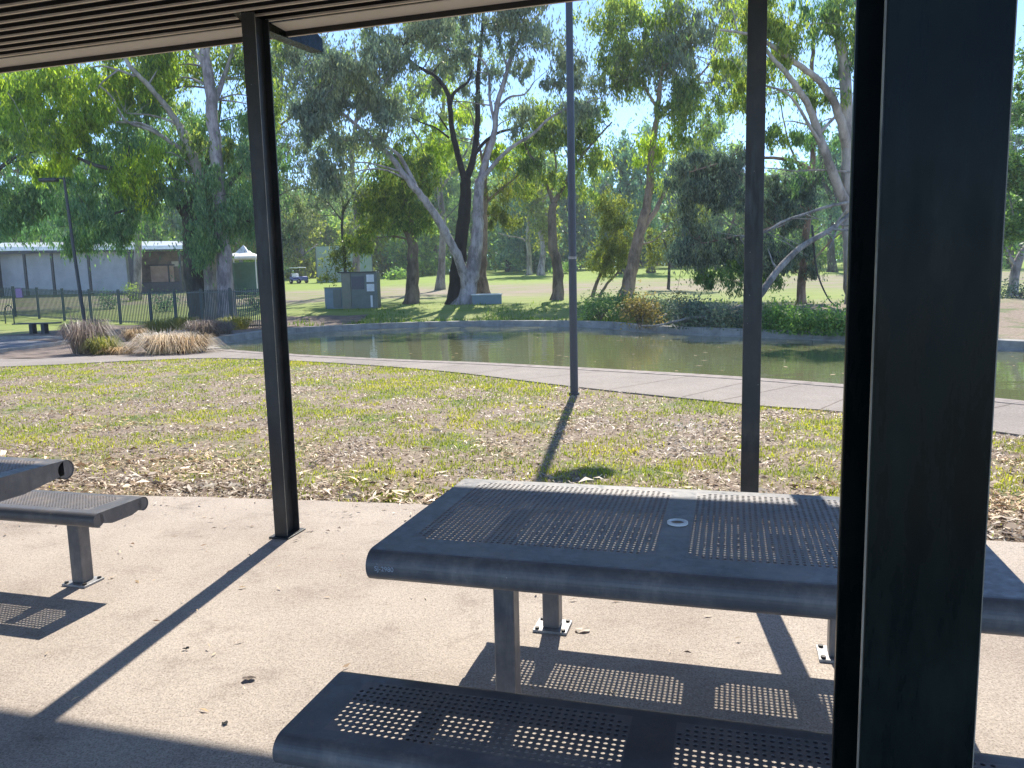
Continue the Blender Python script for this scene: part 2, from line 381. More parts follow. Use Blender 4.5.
w = MB(); w.add([(p[0], p[1], -.2) for p in POND], [tuple(range(len(POND)))])
w.build('pond_water', M['water']); tag(bpy.data.objects['pond_water'], kind='structure')

# kerb round the pond (far side) -- a real wall, 0.4 wide
def normal_offset(P, i, off):
    n = len(P); t = P[(i+1) % n]-P[(i-1) % n]; t = t/np.linalg.norm(t); nn = np.array([t[1], -t[0]])
    return P[i]+nn*off
cw = sum(POND[i][0]*POND[(i+1) % len(POND)][1]-POND[(i+1) % len(POND)][0]*POND[i][1] for i in range(len(POND)))
sgn = 1 if cw > 0 else -1
kb = MB(); n = len(POND)
idx = [i for i in range(n)]
start = 5*9; end = 5*22+4   # from the far right corner round to the left end
seq = [i % n for i in range(start, end+1)]
def ring_strip(mb, seq, off0, off1, z0, z1, gap=None):
    for q in range(len(seq)-1):
        i, j = seq[q], seq[q+1]
        a0 = normal_offset(POND, i, off0*sgn); a1 = normal_offset(POND, i, off1*sgn)
        b0 = normal_offset(POND, j, off0*sgn); b1 = normal_offset(POND, j, off1*sgn)
        if gap:
            e = (b0-a0); e = e/np.linalg.norm(e)*gap; a0 = a0+e; a1 = a1+e; b0 = b0-e; b1 = b1-e
        mb.prism([a0, b0, b1, a1], z0, z1)
ring_strip(kb, seq, 0, .42, -.75, .035, .006)
ring_strip(kb, seq, -.10, -.002, -.75, -.165)
kb.build('pond_kerb', M['kerb']); tag(bpy.data.objects['pond_kerb'], 'pale concrete kerb curving round the far side of the pond', 'kerb')

# curved path along the near side
near = [(-30, 15.2), (-20, 16.3), (-11.3, 16.94), (-9.18, 17.53), (-7.32, 17.9), (-5.87, 17.4), (-3.32, 15.74), (-1.12, 13.83), (.94, 11.41), (2.93, 9.38), (3.77, 8.73), (4.87, 7.19), (6.6, 4.2), (9, 0)]
nearc = catmull([(p[0], p[1], 0) for p in near], 5)
farside = [POND[i] for i in range(0, 5*8+1)]
poly = [(p.x, p.y) for p in nearc] + [(13, 0), (12.0, 3.3)] + [tuple(p) for p in farside[::-1]] + [(-7.9, 20.6), (-8.3, 20.2), (-11.6, 18.9), (-14, 19.2), (-20, 18.2), (-30, 17.5)]
pm = MB(); pm.prism(poly, -.5, .008); pm.build('path', M['path']); tag(bpy.data.objects['path'], kind='structure')
jm = MB()
for k in range(2, 5*8, 2):
    f_ = POND[k]; dN = min(nearc, key=lambda p: (p.x-f_[0])**2+(p.y-f_[1])**2)
    a_ = Vector((f_[0], f_[1], 0)); b_ = Vector((dN.x, dN.y, 0)); t_ = (b_-a_).normalized(); nn = Vector((-t_.y, t_.x, 0))*.006
    a_ = a_+t_*.33; b_ = b_-t_*.05
    jm.add([(a_+nn)+Vector((0, 0, .0105)), (a_-nn)+Vector((0, 0, .0105)), (b_-nn)+Vector((0, 0, .0105)), (b_+nn)+Vector((0, 0, .0105))], [(0, 1, 2, 3)])
jm.build('path_joints', M['mulch']); tag(bpy.data.objects['path_joints'], kind='structure')
cp = MB(); seqn = list(range(0, 5*8+1)); ring_strip(cp, seqn, -.012, .3, -.5, .016, .004)
cp.build('path_edging', M['coping']); tag(bpy.data.objects['path_edging'], kind='structure')

# asphalt forecourt left and mulched garden bed
pl = MB(); pl.prism([(-60, 17.9), (-20, 18.5), (-15.3, 19.6), (-14.2, 22.0), (-14.3, 24.5), (-15.4, 26.7), (-18, 27.8), (-30, 28.4), (-60, 28.5)], -.2, -.002)
pl.build('forecourt', M['asphalt']); tag(bpy.data.objects['forecourt'], kind='structure')
ke = MB(); kp = catmull([(-14.2, 21.0, .0), (-14.1, 22.5, .0), (-14.3, 24.5, .0), (-15.4, 26.7, .0), (-18, 27.8, .0), (-24, 28.3, 0)], 5)
for a_, b_ in zip(kp[:-1], kp[1:]):
    d = (b_-a_).normalized(); nn = Vector((d.y, -d.x, 0))*.12
    ke.prism([(a_.x, a_.y), (b_.x, b_.y), (b_.x+nn.x, b_.y+nn.y), (a_.x+nn.x, a_.y+nn.y)], -.1, .10)
ke.build('bed_edging', M['kerb']); tag(bpy.data.objects['bed_edging'], kind='structure')
# mulch sheet draped over ground
bx = np.arange(-20, -6.8, .4); by = np.arange(18.6, 37, .4)
def in_bed(x, y):
    left = -13.9 if y < 24.5 else (-13.9-(y-24.5)*1.2 if y < 28.3 else -30)
    d = float(sdist(np.array([x]), np.array([y]))[0])
    return x > left and d > .45 and y > 18.9+max(0, (x+11.5))*.33 and x < -6.5
bm_ = MB()
for x_ in bx:
    for y_ in by:
        if in_bed(x_+.2, y_+.2):
            q = [(x_, y_), (x_+.4, y_), (x_+.4, y_+.4), (x_, y_+.4)]
            bm_.add([(a_, b_, hz(a_, b_)+.02+.02*math.sin(a_*3)*math.cos(b_*2.3)) for a_, b_ in q], [(0, 1, 2, 3)])
bm_.build('garden_bed_soil', M['mulch']); tag(bpy.data.objects['garden_bed_soil'], kind='structure')

# ------------------------------------------------------------ shelter frame: axis a (along), n (outward)
ANG = R(-16.04); ca, sa = math.cos(ANG), math.sin(ANG)
def AN(a, n_, z=0): return Vector((a*ca - n_*sa, a*sa + n_*ca, z))

# slab
sl = MB()
edge = [(-14, 4.3), (-9, 4.5), (-5.6, 4.63), (-3.87, 4.82), (-2.14, 4.97), (0, 4.95), (1.64, 4.92), (5, 4.92), (9, 4.95)]
ep = []
for (a0, n0), (a1, n1) in zip(edge[:-1], edge[1:]):
    for k in range(12):
        t = k/12; ep.append((a0+(a1-a0)*t, n0+(n1-n0)*t+random.uniform(-.012, .012)))
ep.append(edge[-1])
poly = [AN(a, n_).to_2d() for a, n_ in ep] + [AN(9, -6).to_2d(), AN(-14, -6).to_2d()]
sl.prism([(p[0], p[1]) for p in poly][::-1], -.12, 0.0)
sl.build('concrete_floor', M['slab']); tag(bpy.data.objects['concrete_floor'], kind='structure')

# ------------------------------------------------------------ perforated sheet
def plate(mb, xs_, ys_, holes, zt, zb, zmb=None):
    """solid grid sheet with zones of octagonal punched holes. holes: list of (x0,x1,y0,y1,pitch,rad,chamfer)"""
    X = sorted(set([xs_[0], xs_[1]]+[h for z in holes for h in z[:2]])); Y = sorted(set([ys_[0], ys_[1]]+[h for z in holes for h in z[2:4]]))
    for x0, x1 in zip(X[:-1], X[1:]):
        for y0, y1 in zip(Y[:-1], Y[1:]):
            zone = None
            for z in holes:
                if z[0]-1e-6 <= x0 and x1 <= z[1]+1e-6 and z[2]-1e-6 <= y0 and y1 <= z[3]+1e-6: zone = z
            if not zone:
                mb.add([(x0, y0, zt), (x1, y0, zt), (x1, y1, zt), (x0, y1, zt), (x0, y0, zb), (x1, y0, zb), (x1, y1, zb), (x0, y1, zb)], [(0, 1, 2, 3), (7, 6, 5, 4)])
                continue
            p, rh, ch = zone[4:]
            mb_ = zmb[holes.index(zone)] if zmb else mb
            nx_ = max(1, round((x1-x0)/p)); ny_ = max(1, round((y1-y0)/p)); px, py = (x1-x0)/nx_, (y1-y0)/ny_
            for i in range(nx_):
                for j in range(ny_):
                    cx, cy = x0+(i+.5)*px, y0+(j+.5)*py
                    cxs = min(i, nx_-1-i)+min(j, ny_-1-j)
                    if cxs < ch:
                        a, b_, c, d = cx-px/2, cx+px/2, cy-py/2, cy+py/2
                        mb_.add([(a, c, zt), (b_, c, zt), (b_, d, zt), (a, d, zt), (a, c, zb), (b_, c, zb), (b_, d, zb), (a, d, zb)], [(0, 1, 2, 3), (7, 6, 5, 4)]); continue
                    o8 = [(1, 0), (1, 1), (0, 1), (-1, 1), (-1, 0), (-1, -1), (0, -1), (1, -1)]
                    outer = [(cx+u_*px/2, cy+v_*py/2) for u_, v_ in o8]
                    inner = [(cx+rh*math.cos(k*PI/4), cy+rh*math.sin(k*PI/4)) for k in range(8)]
                    vs = [(*q, zt) for q in outer]+[(*q, zt) for q in inner]+[(*q, zb) for q in outer]+[(*q, zb) for q in inner]
                    fs = []
                    for k in range(8):
                        l = (k+1) % 8
                        fs += [(k, l, 8+l, 8+k), (8+k, 8+l, 24+l, 24+k), (16+l, 16+k, 24+k, 24+l)]
                    mb_.add(vs, fs)
def rolled_edge(mb, x0, x1, y, s, r_, zt, a_end=-110, th=.003, corner=.0):
    """sheet edge rolled down: centre line at y, outward sign s"""
    prof = []
    K = 16
    for k in range(K+1):
        a = R(90+(a_end-90)*k/K); prof.append((y+s*r_*math.cos(a), zt-r_+r_*math.sin(a)))
    inn = []
    for k in range(K, -1, -1):
        a = R(90+(a_end-90)*k/K); inn.append((y+s*(r_-th)*math.cos(a), zt-r_+(r_-th)*math.sin(a)))
    loop = prof+inn; n = len(loop)
    vs = [(x0, *q) for q in loop]+[(x1, *q) for q in loop]
    fs = [(i, (i+1) % n, n+(i+1) % n, n+i) for i in range(n)]
    m_ = len(prof)
    for i in range(m_-1):
        fs += [(i, i+1, n-2-i, n-1-i), (n+i+1, n+i, 2*n-1-i, 2*n-2-i)]
    if s > 0: fs = [f[::-1] for f in fs]
    mb.add(vs, fs)
def disc_x(mb, x, y, z, r_, t): mb.cyl((x, y, z), r_, t, 'x', 20)

def make_set(kind):
    table = kind == 'table'
    hw = .48 if table else .19; zt = .75 if table else .452; rr = .048 if table else .038; L_ = 1.80; hl = L_/2
    root = empty('picnic_table' if table else 'bench_seat')
    mb = MB(); yi = hw-rr
    if table: zones = [(-hl+.085, -.045, -yi+.115, yi-.045, .0195, .0063, 2), (.045, hl-.085, -yi+.115, yi-.045, .0195, .0063, 2)]
    else: zones = [(-hl+.10, -.055, -.115, .125, .0195, .0063, 2), (.055, hl-.10, -.115, .125, .0195, .0063, 2)]
    zm = [MB(), MB()]; plate(mb, (-hl, hl), (-yi, yi), zones, zt, zt-.003, zm)
    for z_ in zm: z_.build('perforated_panel', M['worn'], root)
    mb.box((-hl-.0005, 0, zt-.0015), (.001, 2*yi, .003)); mb.box((hl+.0005, 0, zt-.0015), (.001, 2*yi, .003))
    for s in (-1, 1): rolled_edge(mb, -hl, hl, s*yi, s, rr, zt, -95)
    bmx = mb.build('table_top' if table else 'seat', M['table'], root)
    for s in (-1, 1):
        e = MB(); x_ = s*(hl-.006); d = .085 if table else .062
        pts = [(-yi+.01, zt-.004), (yi-.01, zt-.004), (yi-.01, zt-rr*1.5), (yi*.45, zt-d*1.25), (-yi*.45, zt-d*1.25), (-yi+.01, zt-rr*1.5)]
        n = len(pts); vs = [(x_-.003, *p) for p in pts]+[(x_+.003, *p) for p in pts]
        e.add(vs, [tuple(range(n-1, -1, -1)), tuple(range(n, 2*n))]+[(i, (i+1) % n, n+(i+1) % n, n+i) for i in range(n)])
        for t in (-1, 1): disc_x(e, x_, t*(yi), zt-rr, rr-.004, .006)
        for t in (-.25, 0, .25): disc_x(e, x_, t*yi, zt-d*.85, .006, .0075)
        e.build('end_plate', M['table'], root)
    for x_, w_, z_, h_ in ((0, .07, zt-.022, .036), (-.6, .06, zt-.075, .028), (.6, .06, zt-.075, .028)):
        fr = MB(); fr.box((x_, 0, z_), (w_, 2*yi-.06, h_)); fr.build('crossbar', M['table'], root)
    for x_ in (-.6, .6):
        lg = MB(); z0 = .012; z1 = zt-.09
        lg.box((x_, 0, (z0+z1)/2), (.076, .076, z1-z0), bev=.006)
        l = lg.build('leg', M['table'], root)
        bp = MB(); bp.box((x_, 0, .006), (.155, .135, .012), bev=.002); pb = bp.build('base_plate', M['galv'], l)
        for u_ in (-1, 1):
            for v_ in (-1, 1):
                b2 = MB(); b2.cyl((x_+u_*.06, v_*.05, .0155), .0105, .009, 'z', 6); b2.build('bolt', M['bolt'], l)
    if table:
        ri = MB(); K = 28; vs = []
        for r_, z in ((.034, zt+.0005), (.034, zt+.007), (.026, zt+.009), (.022, zt+.004), (.022, zt-.02)):
            vs += [(r_*math.cos(2*PI*k/K), r_*math.sin(2*PI*k/K), z) for k in range(K)]
        ri.add(vs, [(q*K+k, q*K+(k+1) % K, (q+1)*K+(k+1) % K, (q+1)*K+k) for q in range(4) for k in range(K)])
        rg = ri.build('umbrella_ring', M['white_ring'], root, smooth=True, angle=40)
        cp_ = MB(); cp_.cyl((0, 0, zt+.0015), .0215, .003, 'z', 16); cp_.build('ring_plug', GR['straw'], rg)
    return root
T_A, T_N = -.165, 2.52
table = make_set('table'); table.location = AN(T_A, T_N); table.rotation_euler.z = ANG
tag(table, 'large dark perforated steel picnic table with a white umbrella ring', 'table', 'picnic tables under the shelter')
bench = make_set('bench'); bench.location = AN(T_A-.01, 1.715); bench.rotation_euler.z = ANG
tag(bench, 'dark perforated steel bench in the foreground, dappled by light through the table', 'bench', 'perforated benches beside the picnic tables')
b2 = copy_tree(bench); b2.location = AN(T_A, 3.235)
tag(b2, 'steel bench hidden behind the large table, only its leg and shadow showing', 'bench', 'perforated benches beside the picnic tables')
t2 = copy_tree(table); t2.location = AN(-3.12-.90, 2.50)
tag(t2, 'smaller looking steel picnic table cut off by the left edge of the photo', 'table', 'picnic tables under the shelter')
b3 = copy_tree(bench); b3.location = AN(-3.08-.885, 3.20)
tag(b3, 'steel bench beyond the left table with its rolled end and one leg in view', 'bench', 'perforated benches beside the picnic tables')
# maker's stamp on the table's front roll
cu_ = bpy.data.curves.new('stamp', 'FONT'); cu_.body = 'SJ-2980'; cu_.size = .021; cu_.extrude = .0006
to = bpy.data.objects.new('stamp_tmp', cu_); COL.objects.link(to); bpy.context.view_layer.update()
me = bpy.data.meshes.new_from_object(to.evaluated_get(bpy.context.evaluated_depsgraph_get())); COL.objects.unlink(to); bpy.data.objects.remove(to)
me.transform(Matrix.Rotation(PI/2, 4, 'X')); me.materials.append(M['wall_grey'])
st = bpy.data.objects.new('stamped_number', me); COL.objects.link(st); st.parent = table; st.location = (-.87, -.4815, .697)

# ------------------------------------------------------------ shelter
def ibeam(mb, c, fw, dp, z0, z1, tf=.009, tw=.007):
    x, y = c
    for s in (-1, 1): mb.box((x, y+s*(dp/2-tf/2), (z0+z1)/2), (fw, tf, z1-z0), bev=.0015)
    mb.box((x, y, (z0+z1)/2), (tw, dp-2*tf-.002, z1-z0))
shel = empty('picnic_shelter', AN(0, 0), ANG, 'open picnic shelter with dark steel I-beam posts and a battened dark roof', 'shelter')
posts = [(-2.715, 4.17, .088), (.10, 4.17, .088), (.134, .66, .0755), (-2.76, .66, .09), (3.04, 4.17, .09), (-5.66, 4.17, .09), (3.04, .66, .09), (-5.66, .66, .09)]
ZR = 3.145
for a, n_, w_ in posts:
    p = MB(); ibeam(p, (a, n_), w_, .15, 0.0, ZR-.002); po = p.build('post', M['post'] if n_ < 2 else M['post2'], shel)
    bp_ = MB(); bp_.box((a, n_, .005), (w_+.05, .21, .010), bev=.002); bp_.build('base_plate', M['post2'], po)
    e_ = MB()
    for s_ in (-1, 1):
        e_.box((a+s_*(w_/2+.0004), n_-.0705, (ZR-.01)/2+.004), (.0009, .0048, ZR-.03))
    e_.build('skylit_edge', M['edge'], po)  # thin pale strips painted as the skylit sides of the front flange
def slope_z(a): return ZR + .075 - .0175*(a+5)*1.0 + .0 if False else ZR + .018*max(0, (-a-2.76))
# rafters: tapered outriggers past the posts
for a in (-5.66, -2.76, .14, 3.04):
    r_ = MB()
    n0, n1, n2 = -.3, 4.17, 4.92; hw = .045
    prof = [(n0, ZR+.083), (4.08, ZR+.083), (4.081, ZR), (4.27, ZR-.045), (4.96, ZR+.012), (4.96, ZR+.095), (4.6, ZR+.19), (n0, ZR+.19)]
    k = len(prof); vs = [(a-hw, *q) for q in prof]+[(a+hw, *q) for q in prof]
    r_.add(vs, [tuple(range(k)), tuple(range(2*k-1, k-1, -1))]+[(i, k+i, k+(i+1) % k, (i+1) % k) for i in range(k)])
    r_.build('rafter', M['post'], shel)
# fascia channel along the front, its top edge pale aluminium
FN = 4.50
fa = MB(); fa.box((-1.0, FN, ZR+.001), (13.0, .012, .042)); fa.build('fascia', M['roofdark'], shel)
fb = MB(); fb.box((-1.0, FN+.0185, ZR-.010), (13.0, .022, .014)); fb.build('drip_edge', M['alu'], shel)
fc = MB(); fc.box((-1.0, FN-.0825, ZR+.012), (13.0, .151, .004)); fc.build('light_strip', M['clear'], shel)
# battens under the roof, one part each
k = 0; nn_ = 4.30
while nn_ > .3:
    bt = MB(); bt.box((-1.0, nn_, ZR+.047), (13.0, .05, .066)); bt = bt.build('batten', M['roofdark'], shel)
    lp_ = MB(); lp_.box((-1.0, nn_-.022, ZR+.006), (13.0, .011, .012)); lp_.build('lip', M['batten'], bt); nn_ -= .1
rs = MB(); nE, zE = 5.66, 3.605  # unseen eave past the fascia, shaped to set the roof's shadow edge
for a0_ in range(-8, 6):   # ribbed sheet laid in bays
    pr = [(-.6, ZR+.20), (nE, zE), (nE, zE+.035), (-.6, ZR+.235)]
    vs = [(a0_-.0, *q) for q in pr]+[(a0_+1.0, *q) for q in pr]
    rs.add(vs, [(0, 1, 5, 4), (1, 2, 6, 5), (2, 3, 7, 6), (3, 0, 4, 7)]+([(3, 2, 1, 0)] if a0_ == -8 else [])+([(4, 5, 6, 7)] if a0_ == 5 else []))
rs.build('roof_sheet', M['roofdark'], shel)

# ------------------------------------------------------------ lamp poles
lp = empty('street_lamp', (.87, 10.68, hz(.87, 10.68)), 0, 'slim grey lamp pole standing in the lawn by the path', 'street lamp')
p = MB(); p.tube([(0, 0, 0), (0, 0, 2.2), (0, 0, 5.92)], [.056, .054, .046], 16); pp = p.build('pole', M['pole'], lp, True, angle=40)
c = MB(); c.cyl((0, 0, 1.9), .058, .035, 'z', 16); c.build('tape_band', M['galv'], pp)
c = MB(); c.cyl((0, 0, .02), .075, .04, 'z', 16); c.build('base_collar', M['pole'], pp)
h = MB(); h.tube([(0, 0, 5.86), (.1, .3, 5.98), (.3, .95, 6.02), (.42, 1.32, 6.02)], .022, 8)  # unseen arm and head, placed so their shadow lands on the lawn
K = 20; pts = []
for (t, r1) in ((0, .02), (.06, .09), (.2, .14), (.4, .15), (.58, .11), (.66, .03)):
    pts.append((Vector((.87, .48, .05))*t+Vector((.30, 1.30, 6.02)), r1))
h.tube([q[0]-Vector((.06, .05, 0)) for q in pts], [q[1]*1.15 for q in pts], 16); h.build('lamp_head', M['pole'], lp, True, angle=50)
bz = at(85, 322, 34); zb = hz(bz.x, bz.y)
l2 = empty('street_lamp', (bz.x, bz.y, zb), 0, 'tall dark lamp post with a flat head in front of the railing fence', 'street lamp')
p = MB(); p.tube([(0, 0, 0), (-.18, 0, 3.2), (-.32, 0, 6.55)], [.085, .07, .055], 12); p.build('pole', M['dark'], l2, True, angle=40)
h = MB(); h.tube([(-.32, 0, 6.5), (-.6, 0, 6.52)], .03, 8); h.box((-.98, 0, 6.47), (.75, .34, .16), bev=.05); h.build('lamp_head', M['dark'], l2)

# ------------------------------------------------------------ fence
def P2(px, Y): q = at(px, 300, Y); return Vector((q.x, q.y))
fe = empty('railing_fence', (0, 0, 0), 0, 'dark green railing fence of thin upright bars behind the grass bed', 'fence')
c0, c1, c2, c3 = P2(-60, 46), P2(14, 43.5), P2(150, 36.5), P2(262, 31)
line = [Vector((c0.x, c0.y)), c1, c2, c3, Vector((c3.x+.35, c3.y-.1))]
rail = MB(); pk = MB(); FH = 1.62
for a_, b_ in zip(line[:-1], line[1:]):
    ln = (b_-a_).length; npan = max(1, round(ln/2.4))
    for q in range(npan):
        s = a_.lerp(b_, q/npan); e = a_.lerp(b_, (q+1)/npan); zs, ze = hz(s.x, s.y), hz(e.x, e.y)
        po = MB(); po.box((s.x, s.y, zs+FH/2+.03), (.10, .10, FH+.08)); po.build('post', M['fence'], fe)
        for zz in (.14, FH-.1): rail.tube([(s.x, s.y, zs+zz), (e.x, e.y, ze+zz)], .026, 4)
        nb = int((e-s).length/.125)
        for k in range(1, nb):
            t = k/nb; u_ = s.lerp(e, t); z = zs+(ze-zs)*t
            pk.tube([(u_.x, u_.y, z+.05), (u_.x, u_.y, z+FH)], .021, 4)
rail.build('rail', M['fence'], fe); pk.build('bars', M['fence'], fe)
sg = at(19.5, 293, 43.0); q = MB(); q.box((sg.x, sg.y, sg.z), (.42, .02, .5)); q.build('purple_sign', M['purple']); tag(bpy.data.objects['purple_sign'], 'small plain purple sign fixed on the left end of the railing fence', 'sign')
q = MB(); g0 = at(8, 318, 40); zz = hz(g0.x, g0.y)
q.tube(catmull([(g0.x+.3, g0.y, zz), (g0.x+.28, g0.y, zz+.7), (g0.x+.1, g0.y, zz+.95), (g0.x-.12, g0.y, zz+.7), (g0.x-.15, g0.y, zz)], 5), .03, 8)
q.build('hoop_rail', M['fence'], None, True); tag(bpy.data.objects['hoop_rail'], 'dark curved hoop rail at the left edge by the fence', 'hoop rail')

# left park bench
bb = at(38, 333, 31.2); zb = hz(bb.x, bb.y)
pb = empty('park_bench', (bb.x, bb.y, zb), R(4), 'low backless grey park bench on two dark legs near the fence', 'bench')
q = MB()
for k in range(3): q.box((0, (k-1)*.14, .44), (1.75, .12, .05), bev=.008)
q.build('seat', M['pole'], pb)
for s in (-.18, .28): q = MB(); q.box((s, 0, .205), (.14, .34, .41), bev=.01); q.build('leg', M['dark'], pb)

# ------------------------------------------------------------ far building
BY = 75
bl = at(-120, 285, BY+2); br = at(188, 285, BY); zb = hz(br.x, br.y)-.1
bld = empty('pavilion', (0, 0, 0), 0, 'long low pavilion with pale grey walls and a pale metal roof behind the fence', 'building')
def bpt(px, yy=BY): q = at(px, 285, yy); return q.x
x0, x1 = bl.x, br.x; y_ = BY
Hh = at(188, 247, BY).z - zb
q = MB(); q.box(((x0+bpt(128))/2, y_+4, zb+Hh*.48), (bpt(128)-x0, 8, Hh*.96)); q.build('wall', M['wall_grey'], bld)
q = MB(); q.box(((bpt(128)+x1)/2, y_+5.5, zb+Hh*.48), (x1-bpt(128)-.02, 5, Hh*.96)); q.build('rear_wall', M['inside'], bld)
q = MB()
zr0, zr1 = zb+Hh+.55, zb+Hh+.1
vs = [(x0-1, y_-1.2, zr0), (x1+.6, y_-1.2, zr1), (x1+.6, y_+9, zr1+1.0), (x0-1, y_+9, zr0+1.0)]
vs += [(a_, b_, c-.35) for a_, b_, c in vs]
q.add(vs, [(0, 1, 2, 3), (7, 6, 5, 4), (0, 4, 5, 1), (1, 5, 6, 2), (2, 6, 7, 3), (3, 7, 4, 0)]); q.build('roof', M['roof_metal'], bld)
q = MB(); q.box(((x0+x1)/2, y_-1.1, zb+Hh-.18), (x1-x0, .12, .28)); q.build('eaves_beam', M['dark'], bld)
for px in (5, 33, 60, 96, 139, 186):
    q = MB(); wv = .5 if px in (5, 139) else .2; q.box((bpt(px), y_-.95, zb+Hh*.46), (wv, wv, Hh*.92)); q.build('column', M['dark'], bld)
q = MB(); q.box((bpt(150), y_+2.9, zb+1.9), (2.3, .1, 1.7)); fr = q.build('window', M['brick'], bld)
q = MB(); q.box((bpt(150), y_+2.82, zb+2.8), (2.6, .08, .14)); q.box((bpt(157), y_+2.82, zb+1.9), (.14, .08, 1.8)); q.build('frame', M['dark'], fr)
q = MB(); q.box((bpt(174), y_+2.9, zb+2.9), (2.6, .1, .5)); q.build('window', M['alu'], bld)
q = MB(); q.box((bpt(160), y_+1, zb+.6), (5.0, .8, 1.0), bev=.05); q.build('counter', M['dark'], bld)

# marquee
mq = at(246, 285, 62); zb = hz(mq.x, mq.y)
mr = empty('marquee', (mq.x, mq.y, zb), 0, 'small white peaked marquee beside the dark willowy tree', 'marquee')
ztop = at(244, 245, 62).z-zb; ze = at(244, 257, 62).z-zb; q = MB(); hw = 1.35
vs = [(-hw, -hw, ze), (hw, -hw, ze), (hw, hw, ze), (-hw, hw, ze), (-.5, -.5, ze+.35*(ztop-ze)), (.5, -.5, ze+.35*(ztop-ze)), (.5, .5, ze+.35*(ztop-ze)), (-.5, .5, ze+.35*(ztop-ze)), (0, 0, ztop), (-hw, -hw, ze-.18), (hw, -hw, ze-.18), (hw, hw, ze-.18), (-hw, hw, ze-.18)]
q.add(vs, [(0, 1, 5, 4), (1, 2, 6, 5), (2, 3, 7, 6), (3, 0, 4, 7), (4, 5, 8), (5, 6, 8), (6, 7, 8), (7, 4, 8), (0, 9, 10, 1), (1, 10, 11, 2), (2, 11, 12, 3), (3, 12, 9, 0)]); q.build('canopy', M['white'], mr)
for a_ in (-1, 1):
    for b_ in (-1, 1): q = MB(); q.box((a_*(hw-.04), b_*(hw-.04), (ze-.02)/2), (.06, .06, ze-.02)); q.build('leg', M['white'], mr)
q = MB(); q.box((0, hw-.1, ze*.45), (2.5, .03, ze*.86)); q.box((-hw+.1, 0, ze*.45), (.03, 2.4, ze*.86)); q.build('side_cloth', M['shade'], mr)

# golf carts
def cart(px, py, Y, m_, label, scale=1.):
    p = at(px, py, Y); z = hz(p.x, p.y)
    r_ = empty('golf_cart', (p.x, p.y, z), R(-35), label, 'golf cart', 'golf carts parked on the far path')
    q = MB(); q.box((0, 0, .42), (2.1, 1.15, .22), bev=.06); q.box((.85, 0, .62), (.55, 1.1, .42), bev=.12); q.box((-.75, 0, .65), (.7, 1.1, .32), bev=.08); q.build('body', m_, r_)
    q = MB(); q.box((-.35, 0, .78), (.5, 1.0, .14), bev=.04); q.box((-.62, 0, 1.02), (.12, 1.0, .42), bev=.04); q.build('seat', M['white'], r_)
    q = MB(); q.box((-.1, 0, 1.88), (1.75, 1.2, .09), bev=.04); q.build('canopy', M['cart_canopy'], r_)
    for a_ in (-.85, .62):
        for b_ in (-.5, .5): q = MB(); q.tube([(a_+(.12 if a_ > 0 else 0), b_, .6), (a_, b_, 1.85)], .025, 6); q.build('pillar', M['dark'], r_)
    for a_ in (-.75, .75):
        for b_ in (-.55, .55):
            q = MB(); q.cyl((a_, b_, .26), .26, .2, 'y', 14); w_ = q.build('wheel', M['rubber'], r_)
            q = MB(); q.cyl((a_, b_*1.0, .26), .12, .215, 'y', 10); q.build('rim', M['alu'], w_)
    q = MB(); q.box((-1.05, 0, .95), (.3, .8, .5), bev=.06); q.build('golf_bag', M['dark'], r_)
    return r_
cart(274, 283, 88, M['cart_red'], 'red golf cart partly hidden behind the left shelter post')
cart(299, 283, 95, M['cart_blue'], 'blue golf cart with pale canopy right of the left shelter post')

# far pale practice screen
p0, p1 = at(317, 277, 96), at(373, 277, 96); z = hz((p0.x+p1.x)/2, 96)-.1; zt_ = at(345, 246, 96).z
scn = empty('practice_screen', ((p0.x+p1.x)/2, 96, z), 0, 'tall pale green mesh screen at the far edge of the grass', 'screen')
q = MB(); q.box((0, 0, (zt_-z)/2), (p1.x-p0.x, .05, zt_-z)); q.build('mesh_panel', m_plain('pale_screen', (.26, .34, .28), (.38, .45, .38), .5, .8), scn)
for t in (-1, -.33, .33, 1): q = MB(); q.tube([((p1.x-p0.x)/2*t, -.08, 0), ((p1.x-p0.x)/2*t, -.08, zt_-z+.15)], .05, 6); q.build('upright', M['cab'], scn)

# utility cabinet by the pond
cb = at(360, 308, 40); z = hz(cb.x, cb.y)-.02; s_ = mpp(40)
cab = empty('utility_cabinet', (cb.x, 40, z), 0, 'tall grey green utility cabinet with two white notices beyond the pond', 'cabinet')
hh = at(360, 272.5, 40).z-z
q = MB(); q.box((5*s_, .5, hh/2), (26*s_, 1.0, hh), bev=.01); bd = q.build('body', M['cab'], cab)
q = MB(); q.box((-12.8*s_, .5, hh/2-.01), (9*s_, 1.0, hh-.03), bev=.01); q.build('side_panel', M['cab_light'], cab)
q = MB(); q.box((-.1, .5, hh+.02), (37*s_, 1.15, .05)); q.build('lid', M['dark'], cab)
q = MB(); q.box((-1*s_, -.018, hh-.16-7*s_), (12.5*s_, .03, 12.5*s_), bev=.004); q.build('door', M['pole'], cab)
q = MB(); q.box((11.5*s_, -.018, hh-.12-3.5*s_), (7.4*s_, .03, 7.2*s_)); q.build('notice', M['cab_white'], cab)
q = MB(); q.box((11.5*s_, -.018, hh-.16-12*s_), (7.4*s_, .03, 7.2*s_)); q.build('notice', M['cab_white'], cab)
q = MB(); q.box((12*s_, -.018, .38), (2*s_, .03, .6)); q.build('strip', M['cab_white'], cab)
q = MB(); q.box((0, 0, 0), (1, 1, 1), bev=.012); 
lc = at(334, 307, 40.2); lb = empty('junction_box', (lc.x, 40.2, z), 0, 'low grey green junction box left of the tall cabinet', 'junction box')
hl_ = at(334, 288, 40.2).z-z
